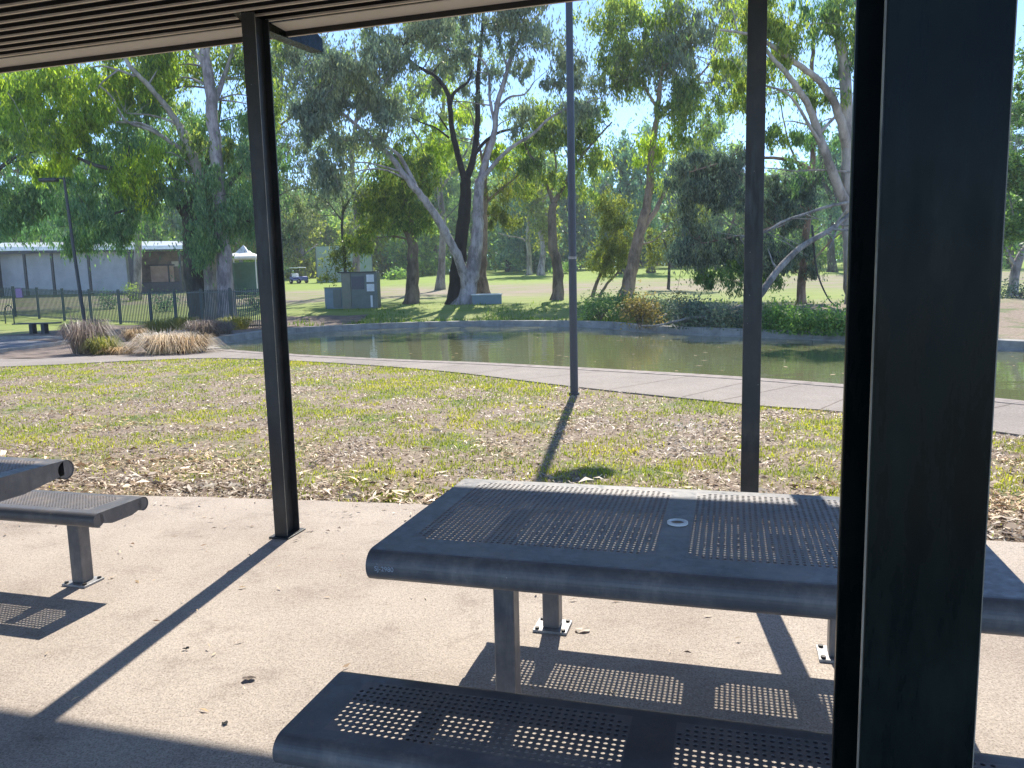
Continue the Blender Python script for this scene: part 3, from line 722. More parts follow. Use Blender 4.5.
q = MB(); q.box((0, .4, hl_/2), (17.5*s_, .8, hl_), bev=.01); q.build('body', M['bluebox'], lb)
q = MB(); q.box((0, .4, hl_+.02), (18.3*s_, .9, .04)); q.build('lid', M['cab'], lb)
q = MB(); q.box((3.8*s_, -.012, hl_/2), (8*s_, .02, hl_*.86)); q.build('door', M['cab'], lb)

bx_ = at(487, 308, 40.5); z = hz(bx_.x, bx_.y)-.02; hb = at(487, 295, 40.5).z-z
bo = empty('storage_box', (bx_.x, 40.5, z), R(3), 'low blue grey metal box with pale lid right of the pale leaning gum', 'box')
q = MB(); q.box((0, .3, hb/2), (30*s_, .7, hb), bev=.015); q.build('body', M['bluebox'], bo)
q = MB(); q.box((0, .3, hb+.03), (31.5*s_, .8, .07), bev=.02); q.build('lid', M['boxlid'], bo)

# ------------------------------------------------------------ trees
DENS = 1.55
def tree(name, label, bark, limbs, clumps, leaf, Y, twig=.02, group=None, base=None, cat='tree', Lf=(.26, .075), droop=.7, sub=.75, twigs=True):
    """limbs: [(pts[(px,py,dY)], r0, r1)], clumps: [(px,py,dY,rx,ry,n,(leafindex))] in survey pixels at depth Y"""
    x0, y0 = limbs[0][0][0][0], limbs[0][0][0][1]
    b0 = at(x0, y0, Y+limbs[0][0][0][2]); zb = hz(b0.x, b0.y)
    root = empty(name, (b0.x, b0.y, zb), 0, label, cat, group); O = Vector((b0.x, b0.y, zb))
    tm = MB(); limb_pts = []
    for li, (pts, r0, r1) in enumerate(limbs):
        P = [at(p[0], p[1], Y+p[2])-O for p in pts]
        if li == 0: P[0] = Vector((0, 0, -.25))
        C = catmull(P, 5); k = len(C)
        if len(C) > 3:
            for q in C[1:-1]: q += Vector((random.gauss(0, 1), random.gauss(0, 1), random.gauss(0, 1)))*min(.03, r0*.06)
        rad = [r0+(r1-r0)*(i/(k-1))**.8 for i in range(k)]
        if li == 0 and r0 > .15:
            for i in range(min(3, k)): rad[i] *= (1.55, 1.15, 1.03)[i]
        tm.tube(C, rad, 10 if r0 > .12 else 7, True, .07)
        limb_pts += [(q, rad[i]) for i, q in enumerate(C) if i > k*.25 or li]
    LP = np.array([tuple(q[0]) for q in limb_pts]); LR = np.array([q[1] for q in limb_pts])
    Cs = []; MI = []
    lv = leaf if isinstance(leaf, list) else [leaf]
    for cl in clumps:
        px, py, dY, rx, ry, n = cl[:6]; mi = cl[6] if len(cl) > 6 else 0
        c = np.array(at(px, py, Y+dY)-O); RX, RZ = rx*mpp(Y+dY), ry*mpp(Y+dY); RY = (RX+RZ)/2*.9
        ns = max(2, int(RX*RZ*RY*3.0/(sub**3)*.42)+int(n/900))
        ns = min(ns, 60)
        for k in range(ns):
            d = rng.normal(size=3); d /= np.linalg.norm(d); d *= rng.uniform(.15, 1)**.45
            sc_ = c+d*np.array([RX, RY, RZ])*1.12; rs_ = sub*rng.uniform(.55, 1.25); m_ = max(4, int(n*DENS/ns*rng.uniform(.6, 1.4)))
            NS = 8; sp = rng.normal(size=(NS, 3)); sp /= np.linalg.norm(sp, axis=1)[:, None]; sp *= rng.uniform(.35, 1.3, (NS, 1))*rs_*np.array([1.1, 1.1, .8])
            w_ = rng.dirichlet(np.full(NS, 2.2)); pick = rng.choice(NS, m_, p=w_); ext = rng.uniform(.5, 1.3, NS)
            q = sp[pick]+rng.normal(size=(m_, 3))*rs_*np.array([.19, .19, .14]); q[:, 2] -= rng.uniform(0, 1, m_)**1.3*rs_*ext[pick]*1.1*droop
            air = rng.uniform(0, 1, m_) < .14; q[air] = rng.normal(size=(int(air.sum()), 3))*rs_*np.array([1.0, 1.0, .8])
            Cs.append(q+sc_); MI.append(np.full(m_, mi))
            if twigs and k % 2 == 0:
                dd = np.linalg.norm(LP-sc_, axis=1)+np.maximum(0, LP[:, 2]-sc_[2])*1.5; j = int(dd.argmin())
                if dd[j] < 9:
                    s = Vector(LP[j]); e = Vector(sc_); mid = s.lerp(e, .5)+Vector((random.gauss(0, .2), random.gauss(0, .2), .1*(e-s).length+random.gauss(0, .15)))
                    r_ = min(LR[j]*.55, .016+.012*(e-s).length)
                    tm.tube(catmull([s, mid, e], 3), [r_*(1-.8*i/6) for i in range(7)], 5, False)
                    for _ in range(2):
                        e2 = e+Vector(rng.normal(size=3)*rs_*.8); tm.tube([e, e.lerp(e2, .5)+Vector((0, 0, .1)), e2], [.014, .01, .006], 4, False)
    tm.build('trunk', bark, root, True)
    if Cs:
        C = np.concatenate(Cs); V, F = leaf_quads(C, Lf[0], Lf[1], droop); np_mesh('crown', V, F, lv, root, np.concatenate(MI))
    return root

S = 1.0
# 1 dark drooping tree at left behind the fence
tree('willowy_tree', 'big dark trunked tree with drooping teal foliage directly behind the fence', BK['dark'],
     [([(203, 312, 0), (196, 285, 0), (192, 250, 0), (190, 215, 0)], .62, .38),
      ([(190, 222, 0), (165, 190, -1), (130, 172, -2), (95, 165, -3), (60, 150, -3)], .22, .05),
      ([(190, 215, 0), (200, 180, .5), (215, 140, 1), (222, 95, 1)], .26, .05),
      ([(192, 235, 0), (220, 195, -1), (245, 165, -1), (262, 130, -1)], .2, .05),
      ([(192, 250, 0), (230, 225, -1), (255, 222, -1), (275, 235, -1)], .14, .03),
      ([(190, 215, 0), (170, 165, 1), (150, 130, 1), (140, 95, 1)], .2, .05),
      ([(165, 190, -1), (140, 205, -2), (110, 215, -2.5), (80, 225, -3)], .12, .03)],
     [(100, 200, -2, 45, 25, 5200), (70, 225, -2, 30, 18, 1900), (170, 130, 1, 45, 28, 3200), (120, 160, -1, 40, 26, 3600), (215, 225, -1.6, 30, 26, 5200), (203, 246, -1.2, 18, 14, 1500),
      (245, 205, -1, 30, 25, 3200), (262, 160, 0, 26, 30, 2300), (232, 130, 1, 28, 28, 2000), (110, 228, -2, 34, 10, 1500), (158, 205, -2, 20, 14, 1100), (203, 182, -1, 26, 18, 2600)],
     [LF['teal']], 39, Lf=(.24, .06), droop=.85, sub=.7)
# 2 pale straight gum behind it
tree('gum_tree', 'tall straight pale pink gum trunk rising behind the drooping tree', BK['pale'],
     [([(226, 300, 0), (222, 240, 0), (218, 180, 0), (212, 110, 0), (206, 55, 0), (204, 0, 0), (200, -60, 0)], .42, .16),
      ([(212, 110, 0), (230, 60, 1), (240, 20, 1), (255, -30, 1)], .14, .04), ([(208, 70, 0), (185, 40, 0), (160, 5, 0)], .12, .03)],
     [(243, 45, 1, 30, 32, 3000), (180, 40, 2, 30, 26, 2400), (262, 85, 2, 24, 28, 1900), (210, -30, 0, 60, 30, 2500), (165, 85, 3, 26, 20, 1300, 0)],
     [LF['gum']], 37.6, droop=.75)
# 3 gum with long bare pale limbs reaching left
tree('gum_tree', 'gum with long bare pale limbs reaching left under bright yellow green leaves', BK['white'],
     [([(212, 296, 0), (208, 240, 0), (203, 200, 0), (199, 175, 0), (188, 145, -.5), (180, 127, -.5)], .36, .2),
      ([(181, 128, -.5), (165, 105, -1), (148, 85, -1.5), (135, 72, -2), (125, 58, -2), (116, 30, -2)], .16, .08),
      ([(135, 76, -2), (118, 70, -2), (100, 66, -2.5), (85, 70, -3)], .06, .03), ([(118, 70, -2), (100, 85, -2.5), (97, 100, -2.5), (100, 110, -2.5)], .045, .02), ([(90, 68, -3), (75, 76, -3), (55, 80, -3), (48, 88, -3)], .05, .02),
      ([(190, 155, -.4), (165, 138, -1), (145, 125, -1.5), (120, 122, -2), (95, 123, -2)], .12, .03), ([(180, 127, -.5), (168, 120, -1), (148, 115, -1), (125, 113, -1)], .08, .03), ([(165, 138, -1), (150, 130, -1.5), (125, 120, -2), (110, 95, -2.5), (85, 75, -3), (70, 60, -3)], .09, .03)],
     [(30, 95, -3, 34, 26, 3600, 1), (70, 108, -3, 28, 22, 3000, 1), (95, 95, -3, 20, 14, 1200, 1), (45, 165, -3, 26, 14, 1300, 1), (140, 165, -2, 22, 18, 1900, 1), (168, 80, -1, 16, 16, 1000, 1), (20, 140, -3, 25, 20, 1400, 0),
      (165, 60, 0, 26, 16, 1200, 1), (140, 100, 1.5, 26, 16, 1800, 0), (150, 75, 1, 26, 14, 1500, 1), (115, 85, 0, 20, 14, 900, 1), (120, 45, -1, 50, 16, 1800, 0), (60, 75, 0, 50, 12, 1500, 0), (85, 130, -2, 24, 12, 900, 1), (200, 150, 0, 22, 18, 1100, 0)],
     [LF['gum'], LF['bright']], 38.6, droop=.8)
# 4 dense tree at far left edge
tree('dense_tree', 'dense dark teal tree filling the left edge above the pavilion', BK['dark'],
     [([(-30, 305, 0), (-28, 250, 0), (-20, 190, 0), (-10, 130, 0)], .4, .15), ([(-20, 190, 0), (10, 160, 0), (40, 150, 0)], .14, .04), ([(-24, 220, 0), (15, 200, 0), (50, 205, 0)], .12, .04)],
     [(0, 130, 1, 40, 30, 4200), (5, 190, 0, 40, 26, 4600), (45, 215, 0, 28, 16, 2200), (15, 85, 2, 40, 22, 2400), (60, 180, 1, 30, 20, 2200), (5, 225, 0, 34, 10, 1400)],
     [LF['teal']], 41, droop=.75)
# 5 tree behind the left post
tree('gum_tree', 'leafy blue green gum rising behind the left shelter post', BK['grey'],
     [([(268, 298, 0), (270, 230, 0), (272, 160, 0), (276, 110, 0), (283, 70, 0)], .34, .12), ([(276, 110, 0), (295, 85, 0), (312, 55, 0), (330, 30, 0)], .1, .03), ([(274, 130, 0), (300, 110, -1), (330, 90, -1)], .08, .03), ([(283, 70, 0), (280, 40, 0), (290, 0, 0)], .1, .03)],
     [(300, 75, 0, 32, 30, 3200, 0), (285, 130, 1, 34, 30, 3000, 0), (300, 180, 1, 26, 26, 1800, 0), (335, 55, -1, 14, 24, 1600, 1), (322, 75, -1, 9, 14, 500, 1), (275, 30, 0, 40, 24, 2000, 0), (280, 225, 2, 22, 24, 1600, 0)],  # clumps in the bright slot carry sunlight in their colour
     [LF['blue'], LF['bright']], 49, droop=.75)
# 6 thin dark sapling behind the cabinet
tree('slender_tree', 'slender dark trunked tree growing right behind the tall cabinet', BK['dark'],
     [([(344, 303, 0), (345, 265, 0), (342, 230, 0), (343, 205, 0), (338, 185, 0), (335, 165, 0)], .11, .04), ([(342, 215, 0), (352, 195, 0), (362, 180, 0)], .05, .02), ([(343, 222, 0), (330, 205, 0), (318, 195, 0)], .05, .02)],
     [(335, 185, 0, 26, 14, 700, 1), (355, 195, 0, 18, 16, 500, 1), (348, 255, -.5, 18, 14, 650, 0), (332, 268, -.5, 10, 10, 350, 0), (318, 205, 0, 14, 10, 300, 1)],
     [LF['olive'], LF['blue']], 43, Lf=(.18, .06), droop=.6, sub=.45)
# 7 dark leafy tree
tree('leafy_tree', 'leafy dark tree with a brown trunk between the cabinet and the black trunk', BK['brown'],
     [([(411, 304, 0), (413, 270, 0), (412, 240, 0), (407, 205, 0), (404, 175, 0)], .42, .16), ([(411, 240, 0), (395, 215, 0), (380, 190, 0), (368, 165, 0)], .14, .03), ([(407, 205, 0), (420, 180, 0), (432, 160, 0)], .12, .03)],
     [(385, 205, 0, 26, 24, 4200), (400, 165, 0, 28, 26, 3600), (378, 240, 0, 18, 16, 1500), (415, 215, 0, 18, 22, 2000), (372, 175, 0, 18, 20, 1600), (425, 175, 1, 14, 18, 900)],
     [LF['dark'] if False else LF['gum']], 43.5, droop=.7)
# 8 black forked tree
tree('black_tree', 'black forked tree standing beside the pale leaning gum', BK['black'],
     [([(454, 303, 0), (458, 265, 0), (463, 225, 0), (466, 195, 0), (465, 178, 0)], .44, .27),
      ([(465, 182, 0), (458, 155, -.3), (452, 128, -.6), (450, 105, -.8), (446, 90, -1), (435, 76, -1), (420, 68, -1), (410, 60, -1), (402, 42, -1)], .19, .05),
      ([(450, 104, -.8), (455, 92, -.8), (468, 82, -.6), (472, 70, -.6)], .11, .05),
      ([(466, 182, 0), (473, 158, .3), (477, 130, .4), (478, 100, .4), (478, 74, .4), (481, 45, .4), (483, 20, .4)], .2, .07),
      ([(474, 155, .3), (486, 141, .5), (500, 132, .7), (515, 128, .8), (531, 118, .8)], .11, .05),
      ([(449, 138, -.7), (436, 128, -1), (420, 122, -1.2), (400, 112, -1.2)], .06, .02), ([(448, 130, -.7), (440, 118, -1), (436, 112, -1)], .05, .02)],
     [(410, 40, -1, 26, 20, 900), (480, 20, 0, 30, 18, 900), (460, 60, 0, 22, 14, 350)], [LF['blue']], 42, droop=.7)
# 9 pale leaning multi-stem gum
tree('gum_tree', 'pale many stemmed gum leaning left over the pond bank beside the black tree', BK['pale'],
     [([(463, 308, 0), (469, 285, 0), (474, 262, 0), (477, 235, 0), (478, 205, 0), (480, 180, 0)], .5, .24),
      ([(467, 292, 0), (462, 268, -.4), (452, 245, -.8), (440, 222, -1.2), (425, 200, -1.6), (408, 180, -2), (392, 158, -2.2), (378, 145, -2.4), (360, 128, -2.6), (335, 108, -3), (300, 80, -3)], .3, .05),
      ([(420, 195, -1.6), (405, 165, -1.8), (395, 152, -2), (372, 140, -2.4), (345, 140, -2.8), (325, 128, -3)], .13, .03),
      ([(480, 182, 0), (486, 160, .2), (494, 135, .3), (497, 105, .3), (505, 80, .3), (510, 60, .3), (520, 40, .3), (532, 22, .3), (548, 5, .3)], .2, .06),
      ([(482, 180, 0), (498, 160, -.5), (515, 145, -1), (532, 135, -1.2), (550, 118, -1.5), (570, 108, -1.6), (600, 98, -1.6)], .13, .04),
      ([(497, 108, .3), (510, 97, .2), (525, 94, .2), (534, 82, .2)], .08, .03), ([(495, 125, .3), (490, 100, .6), (488, 70, .8), (475, 55, .8), (460, 55, .8), (445, 48, .8)], .1, .03),
      ([(508, 68, .3), (500, 45, .4), (498, 20, .4)], .07, .03), ([(520, 40, .3), (520, 20, .3), (528, -5, .3)], .05, .02)],
     [(345, 75, -3, 34, 24, 3600), (330, 125, -3, 26, 26, 3200), (365, 120, -2.5, 26, 24, 3000), (310, 95, -3, 22, 24, 2000), (375, 55, -2, 30, 20, 2300), (330, 165, -3, 22, 20, 1800), (425, 18, 0, 26, 20, 1500), (465, 5, 0, 34, 14, 1500),
      (545, 5, 0, 26, 22, 1600), (555, 60, -1, 24, 22, 1500), (575, 100, -1.5, 26, 14, 1300), (520, 60, 0, 16, 12, 450), (500, 25, 0, 20, 14, 700), (390, 30, -1, 30, 14, 1400), (300, 50, -2, 26, 18, 1400), (440, 50, 1, 30, 18, 1300), (470, 85, 1.5, 26, 18, 900), (530, 110, .5, 22, 14, 800), (415, 95, 1, 26, 18, 1100), (535, 40, 0, 24, 16, 1100)],
     [LF['blue']], 41.5, droop=.78)
tree('gum_tree', 'reddish brown gum trunk standing just behind the pale leaning gum', BK['red'],
     [([(485, 303, 0), (480, 270, 0), (482, 235, 0), (483, 200, 0), (484, 170, 0), (490, 140, 0)], .46, .18), ([(483, 205, 0), (500, 190, 0), (515, 178, 0), (525, 165, 0)], .09, .03), ([(484, 170, 0), (478, 140, 0), (470, 110, 0)], .09, .03)],
     [(515, 185, 1, 24, 18, 1500, 1), (505, 150, 1, 20, 16, 1000, 0), (430, 100, 2, 26, 22, 1800, 0), (500, 215, 2, 18, 14, 800, 1), (440, 150, 2, 18, 20, 1000, 0), (520, 120, 1, 18, 14, 600, 0)],
     [LF['bright'], LF['olive']], 44.5, droop=.7)
# 10 middle brown tree
tree('gum_tree', 'brown trunked gum with a rounded green crown just left of the lamp pole', BK['brown'],
     [([(557, 302, 0), (558, 275, 0), (553, 245, 0), (552, 215, 0), (554, 203, 0)], .36, .2),
      ([(554, 205, 0), (547, 185, 0), (537, 165, 0), (527, 150, 0), (522, 130, 0)], .14, .04), ([(554, 203, 0), (563, 188, 0), (572, 170, 0), (585, 152, 0), (600, 135, 0), (612, 122, 0)], .14, .04), ([(552, 190, 0), (556, 165, 0), (552, 140, 0)], .09, .03)],
     [(545, 130, 0, 26, 20, 2600), (580, 140, 0, 26, 18, 2400), (540, 165, 0, 20, 14, 1300), (598, 120, 0, 22, 16, 1500), (560, 105, 1, 30, 16, 2000), (592, 170, 1, 16, 12, 700), (565, 175, 0, 20, 14, 900)],
     [LF['gum']], 44, droop=.75)
# 11 leaning tall gum
tree('gum_tree', 'leaning pinkish grey gum with a forked trunk right of the lamp pole', BK['red'],
     [([(624, 300, 0), (630, 275, 0), (636, 250, 0), (642, 225, 0), (647, 205, 0), (650, 180, 0), (652, 150, 0), (657, 115, 0), (660, 80, 0)], .42, .12),
      ([(641, 232, 0), (655, 212, 0), (663, 195, 0), (672, 180, 0), (685, 160, 0), (700, 130, 0)], .16, .05), ([(658, 110, 0), (640, 80, 0), (625, 55, 0), (615, 30, 0)], .09, .03), ([(657, 120, 0), (680, 95, 0), (705, 70, 0), (720, 45, 0)], .1, .03), ([(640, 245, 0), (655, 240, 0), (668, 225, 0)], .05, .02)],
     [(640, 60, 0, 34, 26, 4200, 0), (680, 50, 0, 34, 28, 4200, 1), (620, 20, 0, 34, 20, 2600, 0), (700, 20, 0, 38, 22, 3000, 1), (665, 100, 0, 32, 18, 2200, 0), (700, 100, 0, 26, 20, 1800, 0), (600, 75, 1, 24, 22, 1800, 1), (660, 150, 0, 20, 14, 1000, 2), (690, 130, 0, 22, 14, 1100, 0), (725, 70, 0, 22, 26, 1500, 1), (655, 10, 0, 30, 16, 1600, 2), (665, 178, 0, 14, 8, 350, 0)],
     [LF['gum'], LF['blue'], LF['bright']], 43, droop=.78)
# 12 small olive trees
tree('small_tree', 'small yellow olive tree with two thin leaning stems left of the leaning gum', BK['brown'],
     [([(591, 299, 0), (597, 282, 0), (604, 268, 0), (612, 252, 0), (616, 235, 0)], .13, .05), ([(598, 299, 0), (607, 284, 0), (618, 272, 0), (626, 258, 0)], .11, .04)],
     [(612, 240, 0, 20, 22, 3000), (620, 215, 0, 18, 18, 1800), (602, 260, 0, 14, 12, 900), (628, 250, 0, 10, 14, 700), (612, 198, 0, 14, 12, 700)],
     [LF['olive']], 46, Lf=(.2, .06), droop=.7, sub=.55)
tree('small_tree', 'smaller yellow green tree right of the leaning gum trunk', BK['dark'],
     [([(668, 292, 0), (669, 262, 0), (664, 240, 0)], .12, .05), ([(669, 262, 0), (676, 240, 0), (686, 220, 0)], .08, .03)],
     [(665, 235, 0, 18, 18, 1400), (690, 215, 0, 18, 16, 1400), (655, 255, 0, 10, 10, 500)], [LF['olive']], 52, Lf=(.22, .07), droop=.65, sub=.6)
# 13 dark casuarina on the right bank
tree('casuarina_tree', 'dark drooping needle leaved tree on the right bank between the two right posts', BK['red'],
     [([(801, 300, 0), (803, 260, 0), (808, 215, 0), (812, 170, 0), (814, 120, 0), (812, 70, 0), (815, 30, 0)], .17, .06),
      ([(812, 170, 0), (790, 160, -1), (760, 158, -2), (725, 162, -2.5), (690, 172, -3)], .09, .02), ([(806, 228, 0), (785, 225, -1), (755, 232, -2), (720, 240, -2.5), (690, 245, -3)], .08, .02), ([(804, 250, 0), (780, 262, -1), (750, 270, -2)], .05, .02),
      ([(803, 275, 0), (818, 255, 0), (838, 235, 0), (850, 232, 0)], .05, .02), ([(809, 205, 0), (800, 170, 0), (788, 140, 0), (780, 100, 0)], .07, .02)],
     [(790, 185, -1, 24, 18, 3000), (770, 265, -1, 20, 10, 1800), (700, 175, -2.5, 32, 16, 8000), (725, 195, -2.5, 22, 14, 3000), (735, 165, -2.5, 22, 14, 2600), (700, 245, -2.5, 28, 14, 5000), (735, 250, -2, 26, 16, 4500), (720, 272, -2, 22, 12, 2600, 1), (690, 228, -2.5, 16, 9, 1200), (780, 215, -1, 26, 20, 3600), (775, 245, -1, 22, 14, 2400),
      (800, 262, 0, 14, 16, 2000), (760, 190, -1, 20, 14, 1300), (775, 285, -.5, 16, 8, 800, 1), (690, 205, -2.4, 12, 8, 600)],
     [LF['dark'], LF['under']], 30, Lf=(.15, .04), droop=.75, sub=.42)
# 14 big pale gum beside the big post
tree('gum_tree', 'large cream trunked gum rising left of the near shelter post with a snapped top', BK['white'],
     [([(856, 318, 0), (853, 280, 0), (851, 230, 0), (849, 180, 0), (847, 130, 0), (844, 80, 0), (840, 36, 0)], .34, .17),
      ([(848, 150, 0), (841, 122, -.4), (833, 100, -.7), (820, 82, -1), (803, 68, -1.3), (785, 55, -1.6), (766, 42, -1.8), (748, 34, -2), (720, 30, -2.2)], .18, .035),
      ([(850, 215, 0), (836, 180, -.4), (824, 150, -.8), (812, 115, -1.1), (800, 92, -1.4), (785, 72, -1.6), (770, 55, -1.8), (758, 40, -2)], .2, .05),
      ([(824, 150, -.8), (812, 130, -1.2), (797, 105, -1.5), (785, 92, -1.8), (766, 86, -2)], .07, .03), ([(818, 135, -1), (830, 122, -.6), (840, 112, -.3)], .06, .05), ([(845, 75, 0), (852, 55, 0), (862, 25, 0), (866, -10, 0)], .12, .04)],
     [(775, 20, -1, 32, 18, 2600), (820, 8, 0, 30, 14, 2000, 1), (800, 55, -1, 26, 14, 900), (850, 55, 0, 16, 20, 900, 1), (830, 85, 0, 18, 14, 450), (770, 80, -2, 16, 18, 700), (735, 60, -2, 18, 14, 900), (800, 150, 0, 18, 20, 700, 1), (780, 125, -1, 16, 16, 500), (745, 95, 0, 22, 20, 1200), (790, 95, 1, 24, 18, 900), (835, 30, 0, 22, 16, 1000), (735, 15, -1, 26, 14, 1400), (825, 130, 2, 18, 20, 600, 1)],
     [LF['gum'], LF['teal']], 28, Lf=(.2, .05), droop=.78, sub=.55)
# fallen limb arching to the ground
def branch(label, name, pts, Y, r0, r1, bark, side=0):
    P = [at(p[0], p[1], Y+p[2]) for p in pts]; O = P[0].copy(); O.z = hz(O.x, O.y)
    r_ = empty(name, O, 0, label, 'branch'); q = MB(); C = catmull([p-O for p in P], 5)
    q.tube(C, [r0+(r1-r0)*i/(len(C)-1) for i in range(len(C))], 8, True, .06)
    for _ in range(side):
        i = random.randrange(len(C)//4, len(C)); e = C[i]+Vector((random.gauss(0, .6), random.gauss(0, .6), random.gauss(-.1, .5)))
        q.tube([C[i], C[i].lerp(e, .5)+Vector((0, 0, random.gauss(0, .1))), e], [r1*.6, r1*.45, r1*.2], 5, False)
    q.build('limb', bark, r_, True); return r_
branch('thick silvery fallen limb arching from the bank up toward the cream gum', 'fallen_branch', [(745, 312, -2), (762, 292, -1.6), (778, 270, -1.2), (800, 248, -.8), (825, 233, -.4), (838, 224, 0), (852, 212, .3)], 26.5, .13, .07, BK['grey'], 7)
branch('thin silvery dead limb reaching left across the dark needle foliage', 'fallen_branch', [(852, 202, 0), (830, 206, -.3), (805, 214, -.7), (782, 222, -1), (765, 232, -1.2), (740, 238, -1.4)], 27, .06, .03, BK['grey'], 8)
branch('dark curved dead limb hanging down over the undergrowth', 'fallen_branch', [(812, 225, 0), (814, 250, 0), (818, 275, 0), (828, 298, 0), (838, 308, 0)], 26, .04, .02, BK['dark'], 3)
branch('tangle of grey dead twigs stretched between the needle tree and the gum', 'dead_branch', [(850, 172, 0), (820, 170, 0), (795, 171, -.5), (765, 168, -1), (740, 172, -1)], 27.5, .035, .012, BK['grey'], 26)
branch('low grey fallen branch lying in the scrub at the waterline', 'fallen_branch', [(745, 305, 0), (715, 315, 0), (690, 318, 0), (660, 325, -.3), (640, 326, -.3)], 25, .06, .02, BK['grey'], 18)
# mid-distance crowns that fill the upper view
def mid_tree(px, Y, top, w_, leaf, bark, label, n):
    b = 290; cl = []
    for k in range(12):
        t = random.uniform(0, 1); cl.append((px+random.uniform(-.5, .5)*w_, top+(165-top)*t, random.uniform(-1.5, 1.5), w_*random.uniform(.16, .26), 13, int(n/12)))
    return tree('gum_tree', label, bark, [([(px, b, 0), (px+3, 230, 0), (px-2, 160, 0), (px+4, 100, 0), (px, top+10, 0)], .34, .07),
        ([(px, 190, 0), (px+w_*.25, 150, 0), (px+w_*.4, 110, 0)], .12, .03), ([(px, 170, 0), (px-w_*.25, 130, 0), (px-w_*.42, 90, 0)], .12, .03)], cl, LF[leaf], Y, Lf=(.34, .09), droop=.7, sub=.95)
mid_tree(440, 62, 20, 110, 'gum', BK['grey'], 'tall grey gum whose crown fills the sky behind the black fork', 5000)
mid_tree(354, 64, 30, 90, 'gum', BK['grey'], 'tall gum behind the blue grey foliage right of the left post', 4000)
mid_tree(135, 60, 50, 110, 'gum', BK['grey'], 'tall gum behind the bare pale limbs at left', 4500)
# 15 right edge trees
tree('spreading_tree', 'green tree with a low forked pale trunk at the right edge of the photo', BK['pale'],
     [([(1012, 285, 0), (1018, 262, 0), (1028, 245, 0), (1042, 225, 0)], .22, .1), ([(1016, 268, 0), (1006, 250, 0), (1000, 240, 0), (990, 225, 0)], .09, .03), ([(1028, 245, 0), (1016, 225, 0), (1008, 190, 0)], .09, .03)],
     [(1020, 215, 0, 26, 18, 2800), (1035, 170, 0, 30, 24, 3000), (1000, 175, 0, 26, 22, 2400), (1030, 110, 1, 30, 26, 1900), (1010, 240, 0, 22, 10, 900), (1025, 60, 1, 30, 16, 600), (985, 100, 2, 22, 30, 1300), (1060, 200, 0, 30, 30, 2000)],
     [LF['under'], LF['gum']], 33, Lf=(.2, .08), droop=.5, sub=.6)

# tall background trees
far_kinds = [('far_green', BK['brown']), ('far_blue', BK['grey']), ('far_yellow', BK['pale']), ('far_blue', BK['dark']), ('far_green', BK['pale'])]
def far_tree(px, Y, top, wpx, kind, label, n=7000, trunk_r=.4, group='tall trees along the far edge of the park', bot=None):
    lf, bk = far_kinds[kind]
    b0 = at(px, 270, Y); zb = hz(b0.x, Y); by_ = None
    # pixel row of the ground there
    d = Vector((b0.x, Y, zb))-Vector((0, 0, EYE)); base_py = 384-FOC*d.dot(cu)/d.dot(_f)
    hpx = base_py-top
    limbs = [([(px, base_py, 0), (px+random.uniform(-3, 3), base_py-hpx*.3, 0), (px+random.uniform(-5, 5), base_py-hpx*.6, 0), (px+random.uniform(-6, 6), base_py-hpx*.92, 0)], trunk_r, trunk_r*.25)]
    for k in range(5):
        t = random.uniform(.25, .75); s = random.choice((-1, 1)); x0 = px; y0 = base_py-hpx*t
        limbs.append(([(x0, y0, 0), (x0+s*wpx*.22, y0-hpx*.1, random.uniform(-2, 2)), (x0+s*wpx*.42, y0-hpx*.2, random.uniform(-3, 3))], trunk_r*.4, trunk_r*.12))
    cl = []; lowf = bot if bot is not None else .12
    for k in range(11):
        t = lowf+(.97-lowf)*(k+.5)/11; wv = wpx*.5*math.sin(PI*min(1, max(.12, (t*.85+.12))))**.7
        cl.append((px+random.uniform(-.6, .6)*wv, base_py-hpx*t, random.uniform(-2.5, 2.5), wv*random.uniform(.4, .7), hpx*random.uniform(.07, .12), int(n/11)))
    return tree('park_tree', label, bk, limbs, cl, LF[lf], Y, group=group, Lf=(.62*Y/110, .26*Y/110), droop=.6, sub=1.5*Y/110)
